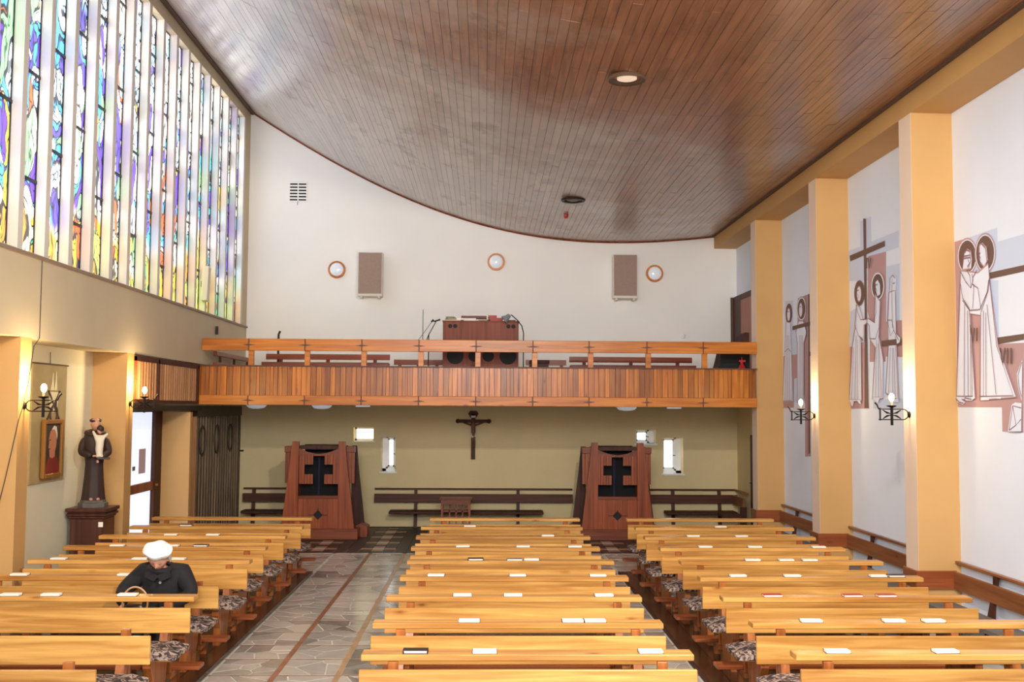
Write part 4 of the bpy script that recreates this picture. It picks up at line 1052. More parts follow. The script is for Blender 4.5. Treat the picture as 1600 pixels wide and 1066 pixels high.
# ------------------------------------------------------------------ friar statue on a pedestal
t = thing('pedestal', 'dark wooden pedestal with moulded cap below the friar statue', 'pedestal', (-4.80, 13.05, 0))
MB().box(-.2, .2, -.2, .2, 0.0, 0.93, 0.01).obj('column', 'pedestal', t)
mb = MB()
for h, a, b in ((.93, .215, .03), (.96, .235, .03), (.99, .225, .02), (1.01, .245, .045)): mb.box(-a, a, -a, a, h, h + b, 0.008)
mb.obj('cap', 'pedestal', t)
tag(MB().box(-4.655, -4.60, 12.846, 12.849, 0.83, 0.89).obj('label_plate', 'page'), 'small white label on the pedestal front', 'label')
S_ = thing('friar_statue', 'painted statue of a friar in dark robe holding a child', 'statue', (-4.80, 13.05, 1.056), R(22))
MB().lathe([(.175, 0), (.175, .05), (.15, .06), (.15, .085)], (0, 0, 0), 'Z', 8).obj('base', 'stone_base', S_)
mb = MB(); n = 40; vs = []; fs = []
prof_r = [(.085, .135), (.10, .135), (.16, .128), (.35, .112), (.52, .104), (.60, .112), (.70, .14), (.80, .15), (.88, .12), (.93, .06)]
for z, r_ in prof_r:
    for j in range(n):
        a = 2 * math.pi * j / n; f = 1 + 0.06 * math.sin(9 * a) * max(0, (0.6 - z)) / 0.6
        vs.append((r_ * f * math.cos(a), r_ * f * 0.8 * math.sin(a), z))
for i in range(len(prof_r) - 1):
    for j in range(n): fs.append((i * n + j, i * n + (j + 1) % n, (i + 1) * n + (j + 1) % n, (i + 1) * n + j))
fs += [tuple(range(n))[::-1], tuple(range((len(prof_r) - 1) * n, len(prof_r) * n))]
mb.add(vs, fs, True).obj('robe', 'robe', S_)
skinned('sleeves', [(0, 0, .80), (-.13, -.01, .82), (-.16, -.07, .66), (-.03, -.17, .63), (.13, -.01, .82), (.16, -.08, .66), (.08, -.18, .62)], [(0, 1), (1, 2), (2, 3), (0, 4), (4, 5), (5, 6)], [.065, .05, .05, .04, .05, .05, .04], 'robe', S_)
MB().tube([(.1 * math.cos(a), .08 * math.sin(a), .90 + .02 * math.sin(a)) for a in [2 * math.pi * i / 18 for i in range(18)]], .03, 8, closed=True).obj('hood', 'robe', S_)
fm, fr = head_mesh(Vector((0.0, -0.03, 1.01)), 0.072, R(14), R(20)); fm.materials.append(M_['skin']); hd_ = link_mesh('head', fm, S_)
MB().tube([(.056 * math.cos(a), -.015 + .062 * math.sin(a), 1.055 + .012 * math.sin(a)) for a in [2 * math.pi * i / 20 for i in range(20)]], .016, 8, closed=True).obj('tonsure', 'statue_hair', hd_)
skinned('child', [(.05, -.17, .70), (.05, -.18, .80), (.05, -.17, .87), (.0, -.15, .86), (-.03, -.10, .93), (.10, -.17, .86), (.14, -.16, .90), (.03, -.19, .60), (.07, -.19, .60)], [(0, 1), (1, 2), (2, 3), (3, 4), (2, 5), (5, 6), (0, 7), (0, 8)], [.05, .05, .035, .022, .014, .022, .014, .035, .035], 'tunic', S_)
cm, _c = head_mesh(Vector((.05, -.16, .945)), 0.046, R(10), R(150)); cm.materials.append(M_['skin']); link_mesh('child_head', cm, S_)
MB().ball((.052, -.168, .958), .042, .042, .045).obj('child_hair', 'statue_hair', S_)
skinned('child_legs', [(.03, -.19, .58), (.03, -.21, .54), (.07, -.19, .58), (.075, -.21, .53)], [(0, 1), (2, 3)], [.016] * 4, 'skin', S_)
hand(S_, (-.02, -.18, .625), (1, -.2, .1), (0, -.3, 1), 1, .62, 'skin', .4)
MB().box(.02, .17, -.24, -.16, .585, .61, .003).obj('book', 'cover_k', S_)
MB().box(-.05, -.01, -.15, -.08, .086, .115, .01).box(.03, .07, -.15, -.08, .086, .115, .01).obj('feet', 'skin', S_)

# ------------------------------------------------------------------ confessionals
def confessional(cx, y0, label):
    t = thing('confessional', label, 'confessional', (cx, y0, 0), 0, 'wooden confessionals against the rear wall')
    # front pillars: inner edge upright, outer edge splayed
    for s in (-1, 1):
        MB().prism([(s * .345, .19), (s * .345, 1.69), (s * .455, 1.69), (s * .50, 1.25), (s * .63, .19)], 'XZ', 0, .10).obj('pillar', 'redwood', t)
        MB().prism([(s * .50, .02), (s * .50, 1.60), (s * .585, 1.60), (s * .62, 1.2), (s * .76, .02)], 'XZ', .62, .70).obj('rear_pillar', 'darkwood', t)
        MB().prism([(s * .62, .0), (s * .82, .0), (s * .82, .18), (s * .70, .24), (s * .62, .2)], 'XZ', .35, .75).obj('foot_block', 'redwood', t)
        # slatted side wings
        x = .46
        for k in range(3): MB().box(s * (x + k * .05) if s > 0 else -(x + k * .05 + .045), (s * (x + k * .05) + .045) if s > 0 else -(x + k * .05), .12 + .02 * k, .15 + .02 * k, .96, 1.59).obj('wing_slat', 'redwood', t)
        MB().box(min(s * .44, s * .61), max(s * .44, s * .61), .10, .24, 1.50, 1.605, .005).obj('wing_rail', 'redwood_x', t)
        MB().box(min(s * .35, s * .37), max(s * .35, s * .37), .10, .62, .19, 1.5).obj('side_panel', 'redwood', t)
    # arch board
    top = [(-.345 + .69 * i / 12, 1.57 - .095 * math.sin(math.pi * i / 12)) for i in range(13)]
    MB().prism(top + [(.345, 1.46), (-.345, 1.46)], 'XZ', .03, .07).obj('arch_board', 'redwood_x', t)
    # slats with the cross cut out
    x = -.343; w = .049
    while x < .34:
        xc = x + w / 2; a = abs(xc)
        for z0, z1 in ([(.955, 1.46)] if a > .225 else ([(1.29, 1.46), (.955, 1.12)] if a > .08 else [(1.44, 1.46)])):
            MB().box(x + .002, x + w - .002, .04 + (.008 if int(round(x * 1000)) % 2 else 0), .07, z0, z1).obj('slat', 'redwood', t)
        x += w
    MB().box(-.344, .344, .32, .33, .5, 1.5).obj('curtain', 'p_curtain', t)
    MB().box(-.05, -.01, .28, .30, .7, 1.4).obj('curtain_fold', 'p_curtain2', t)
    MB().box(-.345, .345, .64, .66, .1, 1.62).obj('back_panel', 'dark', t)
    pr_ = [(-.42 + .84 * i / 10, 1.60 + .02 * math.sin(math.pi * i / 10)) for i in range(11)]
    MB().prism(pr_ + [(.42, 1.55), (-.42, 1.55)], 'XZ', .12, .7).obj('roof', 'darkwood', t)
    # lower front with diamond opening
    MB().box(-.344, .344, .02, .10, .70, .755, .004).obj('ledge', 'redwood_x', t)
    zc_ = .42; q = .085
    for k in range(8):
        a = -.344 + .086 * k; b = a + .086
        pa, pb = max(0, q - abs(a)), max(0, q - abs(b)); mid = (a < 0 < b)
        if pa == 0 and pb == 0: MB().box(a + .001, b - .001, .035, .065, .19, .70).obj('front_board', 'redwood', t)
        else:
            MB().prism([(a + .001, zc_ + pa), (b - .001, zc_ + pb), (b - .001, .70), (a + .001, .70)], 'XZ', .035, .065).obj('front_board', 'redwood', t)
            MB().prism([(a + .001, .19), (b - .001, .19), (b - .001, zc_ - pb), (a + .001, zc_ - pa)], 'XZ', .035, .065).obj('front_board', 'redwood', t)
    MB().box(-.14, .14, .07, .075, .3, .56).obj('opening_back', 'dark', t)
    MB().box(-.012, .012, .025, .04, zc_ + .07, zc_ + .10).box(-.16, -.09, .025, .036, zc_ - .006, zc_ + .006).box(.09, .16, .025, .036, zc_ - .006, zc_ + .006).obj('inlay', 'darkwood', t)
    MB().box(-.70, .70, -.04, .62, .004, .19, .008).obj('plinth', 'redwood_x', t)
M_['p_curtain'] = plain('black_curtain', (16, 14, 18), .9)
M_['p_curtain2'] = plain('violet_stole', (40, 32, 58), .9)
confessional(-2.88, 18.3, 'red-brown wooden confessional left of the crucifix')
confessional(2.33, 18.3, 'red-brown wooden confessional right of the crucifix')

# ------------------------------------------------------------------ crucifix, small table
t = thing('crucifix', 'dark wall crucifix with small figure below the balcony', 'crucifix', (-0.22, YB - 0.03, 1.30))
MB().box(-.04, .04, -.03, .0, 0, .88, .004).obj('upright', 'darkwood', t)
mb = MB().box(-.29, .29, -.035, -.005, .70, .765, .004)
for s in (-1, 1): mb.ball((s * .30, -.02, .732), .042, .02, .042, 12, 8)
mb.obj('crossbar', 'darkwood', t)
MB().prism([(-.10, .88), (-.06, .80), (.06, .80), (.10, .88), (.06, .93), (-.06, .93)], 'XZ', -.03, 0).obj('finial', 'darkwood', t)
skinned('corpus', [(0, -.06, .50), (0, -.065, .60), (0, -.06, .66), (.0, -.07, .70), (.0, -.075, .735), (-.06, -.055, .66), (-.15, -.05, .69), (-.26, -.045, .73), (.06, -.055, .66), (.15, -.05, .69), (.26, -.045, .73), (-.02, -.07, .36), (-.01, -.06, .22), (.02, -.075, .36), (.012, -.062, .22)],
        [(0, 1), (1, 2), (2, 3), (3, 4), (2, 5), (5, 6), (6, 7), (2, 8), (8, 9), (9, 10), (0, 11), (11, 12), (0, 13), (13, 14)], [.036, .038, .034, .018, .03, .02, .015, .01, .02, .015, .01, .024, .014, .024, .014], 'corpus', t)
MB().lathe([(.04, .0), (.05, .03), (.048, .09), (.04, .10)], (0, -.062, .41), 'Z', 14, sx=1, sy=.7).obj('loincloth', 'tunic', t)
MB().box(-.045, .045, -.05, -.034, .80, .84).obj('title_plate', 'ivory', t)

t = thing('small_table', 'small brown wooden table with slender legs in front of the rear bench', 'table', (-0.52, 19.45, 0.007))
MB().box(-.30, .30, -.2, .2, .60, .625, .004).obj('table_top', 'redwood_x', t)
MB().box(-.27, .27, -.17, -.15, .51, .60).obj('apron', 'redwood_x', t); MB().box(-.27, .27, .15, .17, .51, .60).obj('apron', 'redwood_x', t)
for sx in (-1, 1):
    for sy in (-1, 1): MB().box(sx * .25 - .018, sx * .25 + .018, sy * .15 - .018, sy * .15 + .018, 0, .60).obj('leg', 'redwood', t)
for x in (-.12, 0, .12): MB().box(x - .012, x + .012, .12, .14, .10, .51).obj('spindle', 'redwood', t)
MB().box(-.25, .25, .12, .14, .35, .38).box(-.25, .25, .12, .14, .10, .13).obj('stretcher', 'redwood_x', t)

# ------------------------------------------------------------------ wall things above the balcony
for x, z, lab in ((-2.90, 4.96, 'left of the left loudspeaker'), (.20, 5.14, 'high in the middle of the rear wall'), (3.31, 4.94, 'right of the right loudspeaker')):
    t = thing('round_wall_lamp', 'round opal lamp in a wooden ring, ' + lab, 'lamp', (x, YB, z), 0, 'round wall lamps above the balcony')
    MB().lathe([(.135, -.05), (.165, -.05), (.17, -.03), (.17, 0), (.13, 0)], (0, 0, 0), 'Y', 32).obj('ring', 'rail', t)
    MB().lathe([(.0, -.10), (.06, -.095), (.11, -.075), (.138, -.04), (.138, -.01)], (0, 0, 0), 'Y', 32).obj('globe', 'glasslamp', t)
for x, lab in ((-2.225, 'left'), (2.70, 'right')):
    t = thing('loudspeaker', 'flat box loudspeaker with brown-grey cloth front, %s half of the rear wall' % lab, 'speaker', (x, YB - .08, 4.84), 0, 'loudspeakers on the rear wall')
    cb_ = MB().box(-.235, .235, -.20, 0, -.42, .43, .006).obj('cabinet', 'ivory', t)
    MB().box(-.222, .222, -.208, -.20, -.37, .42, .004).obj('grille_cloth', 'grille', cb_)
    for s in (-1, 1): MB().box(s * .17 - .02, s * .17 + .02, -.18, .08, -.45, -.42).obj('bracket', 'ivory', t)
    MB().box(-.1, .1, 0, .08, -.1, .1).obj('wall_mount', 'ivory', t)
t = thing('vent_grille', 'white wall vent with two columns of dark slots', 'vent', (-3.68, YB, 6.48))
vp_ = MB().box(-.18, .18, -.012, 0, -.21, .21, .003).obj('plate', 'white', t)
for s in (-1, 1):
    for k in range(6): MB().box(s * .085 - .073, s * .085 + .073, -.0145, -.0125, .165 - .062 * k - .022, .165 - .062 * k + .006).obj('slot', 'dark', vp_)
MB().tube([(0.0, -.02, -.18), (-.01, -.03, -.26)], .006, 6).obj('pull_chain', 'cover_g', t)
tag(MB().lathe([(0, -.04), (.03, -.035), (.045, -.01), (.045, 0)], (3.87, YB, 3.71), 'Y', 18).obj('alarm_button', 'white'), 'small round white disc on the rear wall above the balcony rail', 'sensor')
tag(MB().tube([(-3.75, 19.0, 2.45), (-3.75, 19.0, 3.60), (-3.72, 19.0, 3.66)], .02, 8).obj('pole', 'black'), 'short dark pole rising behind the left balcony rail', 'pole')
tag(MB().box(-4.62, -4.58, 17.95, 18.0, 3.52, 3.66, .004).obj('wall_bracket', 'cover_k'), 'small dark bracket on the beige wall above the balcony rail', 'bracket')

# ceiling fixtures
def downlight(x, y, lab, mt):
    t = thing('ceiling_downlight', lab, 'lamp', (x, y, zc(x) + .002), 0, 'round downlights in the curved ceiling')
    MB().lathe([(.13, .0), (.19, .0), (.195, -.02), (.185, -.035), (.15, -.03), (.13, -.005)], (0, 0, 0), 'Z', 32).obj('trim_ring', 'cover_k' if mt == 'dark' else 'brownmetal', t)
    MB().lathe([(.0, -.006), (.13, -.006), (.13, -.003), (0, -.003)], (0, 0, 0), 'Z', 32).obj('reflector', 'metal' if mt != 'dark' else 'black', t)
    MB().lathe([(.0, -.03), (.07, -.028), (.10, -.018), (.10, -.007), (0, -.007)], (0, 0, 0), 'Z', 24).obj('lens', mt if mt != 'dark' else 'cover_g', t)
downlight(1.40, 10.25, 'large round downlight with pale lens in the curved ceiling', 'spot_lens')
downlight(1.38, 16.4, 'unlit dark round downlight further back in the ceiling', 'dark')
tag(MB().lathe([(.045, 0), (.045, -.02), (.035, -.05), (.012, -.065)], (1.37, 17.75, zc(1.37)), 'Z', 18).obj('fire_detector', 'redpaint'), 'small red ceiling detector behind the dark downlight', 'detector')

# column loudspeaker on the window fins
t = thing('column_speaker', 'tilted white column loudspeaker hanging on the window fins', 'speaker', (-4.56, 17.05, 4.28))
mb = MB().box(-.05, .05, -.07, .07, -.29, .29, .006); mb.xform(Matrix.Rotation(R(-9), 4, 'X')); mb.obj('cabinet', 'ivory', t)
MB().box(-.08, -.02, -.02, .02, -.05, .05).obj('bracket', 'cover_g', t)

# ------------------------------------------------------------------ on the balcony
t = thing('organ_console', 'large brown veneered organ cabinet seen from behind', 'organ', (-.08, 17.9, 2.45))
ob_ = MB().box(-.65, .65, 0, .5, 0, 1.32, .006).obj('cabinet', 'organ', t)
MB().box(-.66, .665, -.01, .51, 1.32, 1.335).obj('top_board', 'organ', t)
for x, z, r_ in ((-.525, 1.24, .036), (-.44, 1.24, .036), (.475, 1.24, .036), (.56, 1.24, .036), (-.435, .73, .145), (-.11, .73, .10), (.13, .73, .10), (.47, .73, .145)):
    MB().lathe([(0, -.004), (r_, -.004), (r_, .002), (0, .002)], (x, 0, z), 'Y', 28).obj('sound_hole', 'dark', ob_)
M_['cover_m'] = plain('maroon_folder', (104, 30, 30), 0.5)
M_['hole'] = plain('sound_hole_black', (10, 9, 9), 0.95)
def flat_book(name, x, w, z, h, mt, lab, y=18.1, dpt=.2, rot=0.0):
    t = thing('book', lab, 'book', (x, y, z), rot, 'books and papers on top of the organ')
    MB().box(-w / 2, w / 2, -dpt / 2, dpt / 2, 0, h * .18).box(-w / 2, w / 2, -dpt / 2, dpt / 2, h * .82, h).box(-w / 2, -w / 2 + .006, -dpt / 2, dpt / 2, 0, h).obj('cover', mt, t)
    if mt != 'page': MB().box(-w / 2, w / 2, -dpt / 2 - .004, -dpt / 2 + .003, 0, h).obj('spine', mt, t)
    MB().box(-w / 2 + .008, w / 2 - .004, -dpt / 2 + .004, dpt / 2 - .004, h * .18, h * .82).obj('pages', 'page', t)
zt = 3.786
flat_book('b', -.57, .30, zt, .02, 'page', 'thin white sheet bundle at the left end of the organ top')
flat_book('b', -.60, .16, zt + .021, .03, 'banner', 'small tan book leaning on papers at the left of the organ top', rot=.3)
flat_book('b', -.60, .13, zt + .052, .025, 'cover_g', 'topmost small grey book at the left of the organ top', rot=-.2)
flat_book('b', -.44, .13, zt + .021, .035, 'page', 'white box file beside the tan book on the organ top')
flat_book('b', -.27, .22, zt, .05, 'page', 'large white book under the dark red folder')
flat_book('b', -.02, .20, zt, .03, 'banner', 'yellow-green booklet in the middle of the organ top')
flat_book('b', -.20, .44, zt + .052, .04, 'cover_m', 'long dark red folder across the organ top')
flat_book('b', .17, .26, zt, .03, 'cover_r', 'lowest red book of the right stack on the organ top')
flat_book('b', .18, .24, zt + .031, .03, 'cover_r', 'second red book of the right stack on the organ top', rot=.05)
flat_book('b', .12, .15, zt + .063, .04, 'cover_r', 'small red book lying highest on the organ top')
flat_book('b', .44, .16, zt, .025, 'cover_d', 'small brown book under the desk lamp on the organ')
t = thing('desk_lamp', 'grey gooseneck reading lamp on a tall black stand beside the organ', 'lamp', (.65, 17.75, 2.45))
MB().tube([(0, 0, 0.02), (0, 0, 1.12), (-.03, 0, 1.24), (-.10, 0, 1.33), (-.16, 0, 1.385), (-.20, 0, 1.42), (-.22, 0, 1.43)], .009, 8).obj('stand', 'black', t)
MB().lathe([(.14, 0), (.14, .015), (.02, .03)], (0, 0, 0), 'Z', 20).obj('foot', 'black', t)
mb = MB().lathe([(.025, .06), (.035, .05), (.045, 0.0), (.075, -.06), (.078, -.07), (.07, -.068), (.03, .02)], (0, 0, 0), 'Z', 20)
mb.xform(Matrix.Translation((-.28, 0, 1.385)) @ Matrix.Rotation(R(48), 4, 'Y')); mb.obj('lamp_shade', 'lampgrey', t)
t = thing('microphone_stand', 'thin tall microphone stand with crossing boom, left of the organ', 'microphone', (-1.06, 17.7, 2.45), 0, 'microphone stands left of the organ')
MB().tube([(0, 0, 0.02), (0, 0, 1.50)], .006, 6).obj('pole', 'black', t)
MB().tube([(-.10, 0, .95), (.02, 0, 1.11), (.16, 0, 1.31)], .006, 6).obj('boom', 'cover_g', t)
MB().tube([(.14, 0, 1.29), (.18, 0, 1.33)], [.013, .018], 8).obj('microphone', 'black', t)
for k in range(3): MB().tube([(0, 0, .12), (.2 * math.cos(2.1 * k), .14 * math.sin(2.1 * k), .01)], .008, 6).obj('leg', 'black', t)
t = thing('microphone_stand', 'black microphone stand with angled boom nearest the organ', 'microphone', (-.97, 17.72, 2.45), 0, 'microphone stands left of the organ')
MB().tube([(0, 0, .02), (0.01, 0, 1.08)], .009, 6).obj('pole', 'black', t)
MB().tube([(-.04, 0, .95), (.01, 0, 1.08), (.14, 0, 1.32)], .008, 6).obj('boom', 'black', t)
MB().tube([(.09, 0, 1.30), (.17, 0, 1.325), (.20, 0, 1.335)], [.011, .012, .019], 8).obj('microphone', 'black', t)
for k in range(3): MB().tube([(0, 0, .12), (.2 * math.cos(2.1 * k + .5), .14 * math.sin(2.1 * k + .5), .01)], .008, 6).obj('leg', 'black', t)
def stacked_bench(x0, x1, y, z, label, mt='bench_red', top=3.22):
    t = thing('stored_bench', label, 'bench', (x0, y, 2.45), 0, 'red-brown benches stored on the balcony'); W_ = x1 - x0
    h = top - 2.45
    MB().box(0, W_, -.03, 0, h - .10, h, .004).obj('backrest', mt, t)
    MB().box(0, W_, -.40, -.05, h - .26, h - .16, .004).obj('seat', mt, t)
    for f in (.12, .5, .88): MB().box(W_ * f - .03, W_ * f + .03, -.05, -.001, 0.0, h - .10).box(W_ * f - .03, W_ * f + .03, -.38, -.3, 0, h - .26).obj('leg', 'redwood', t)
stacked_bench(-3.9, -1.70, 18.7, 0, 'long red-brown bench stored on the balcony, left of the organ', top=3.23)
stacked_bench(-1.68, -.78, 19.3, 0, 'short red-brown bench stored directly left of the organ', top=3.17)
stacked_bench(.75, 1.5, 19.3, 0, 'short red-brown bench stored directly right of the organ', top=3.18)
stacked_bench(1.50, 3.70, 18.6, 0, 'long red-brown bench stored on the balcony, right of the organ', top=3.21)
t = thing('stored_bench', 'dark bench standing sideways at the left end of the balcony', 'bench', (-4.3, 17.45, 2.45), 0, 'red-brown benches stored on the balcony')
for z in (.68, .50): MB().box(-.22, -.16, 0, 2.7, z, z + .08, .01).obj('rail_board', 'redwood', t)
for y in (.3, 1.3, 2.3): MB().box(-.2, -.17, y, y + .06, 0, .68).obj('leg', 'darkwood', t)
t = thing('stool', 'small dark stool behind the balcony rail right of the organ', 'stool', (.93, 17.95, 2.45))
MB().box(-.17, .17, -.15, .15, .60, .66, .01).obj('seat', 'darkwood', t); MB().box(-.15, .15, -.14, -.12, .50, .60).obj('apron', 'darkwood', t)
for a in (-.14, .14):
    for b in (-.12, .12): MB().box(a - .015, a + .015, b - .015, b + .015, 0, .60).obj('leg', 'darkwood', t)
mb = MB(); n = 14
hgt = [(0, 0), (.10, .25), (.22, .62), (.30, .95), (.42, .985), (.55, .96), (.62, 1.12), (.66, 1.16), (.72, 1.15), (.74, 0)]
mb.prism([(3.80 + a, 2.45 + b) for a, b in hgt], 'XZ', 17.75, 18.25)
o = mb.obj('covered_bundle', 'cloth_brown'); tag(o, 'dark brown cloth-covered heap in the right corner of the balcony', 'cover')
o = MB().box(4.02, 4.5, 17.72, 17.749, 2.452, 3.32).obj('cover_panel', 'dark'); tag(o, 'black board leaning in front of the brown covered heap', 'board')
t = thing('fire_extinguisher', 'red fire extinguisher at the right end of the balcony', 'extinguisher', (4.33, 17.5, 2.45))
MB().lathe([(.065, 0), (.075, .02), (.075, .48), (.05, .56), (.025, .60), (.02, .64)], (0, 0, 0), 'Z', 20).obj('cylinder', 'redpaint', t)
MB().box(-.05, .06, -.012, .012, .64, .67).obj('valve', 'redpaint', t); MB().tube([(0, 0, .66), (.0, 0, .72)], .01, 6).obj('pin', 'redpaint', t)
MB().tube([(.05, 0, .64), (.1, 0, .55), (.1, 0, .3)], .009, 6).obj('hose', 'black', t)

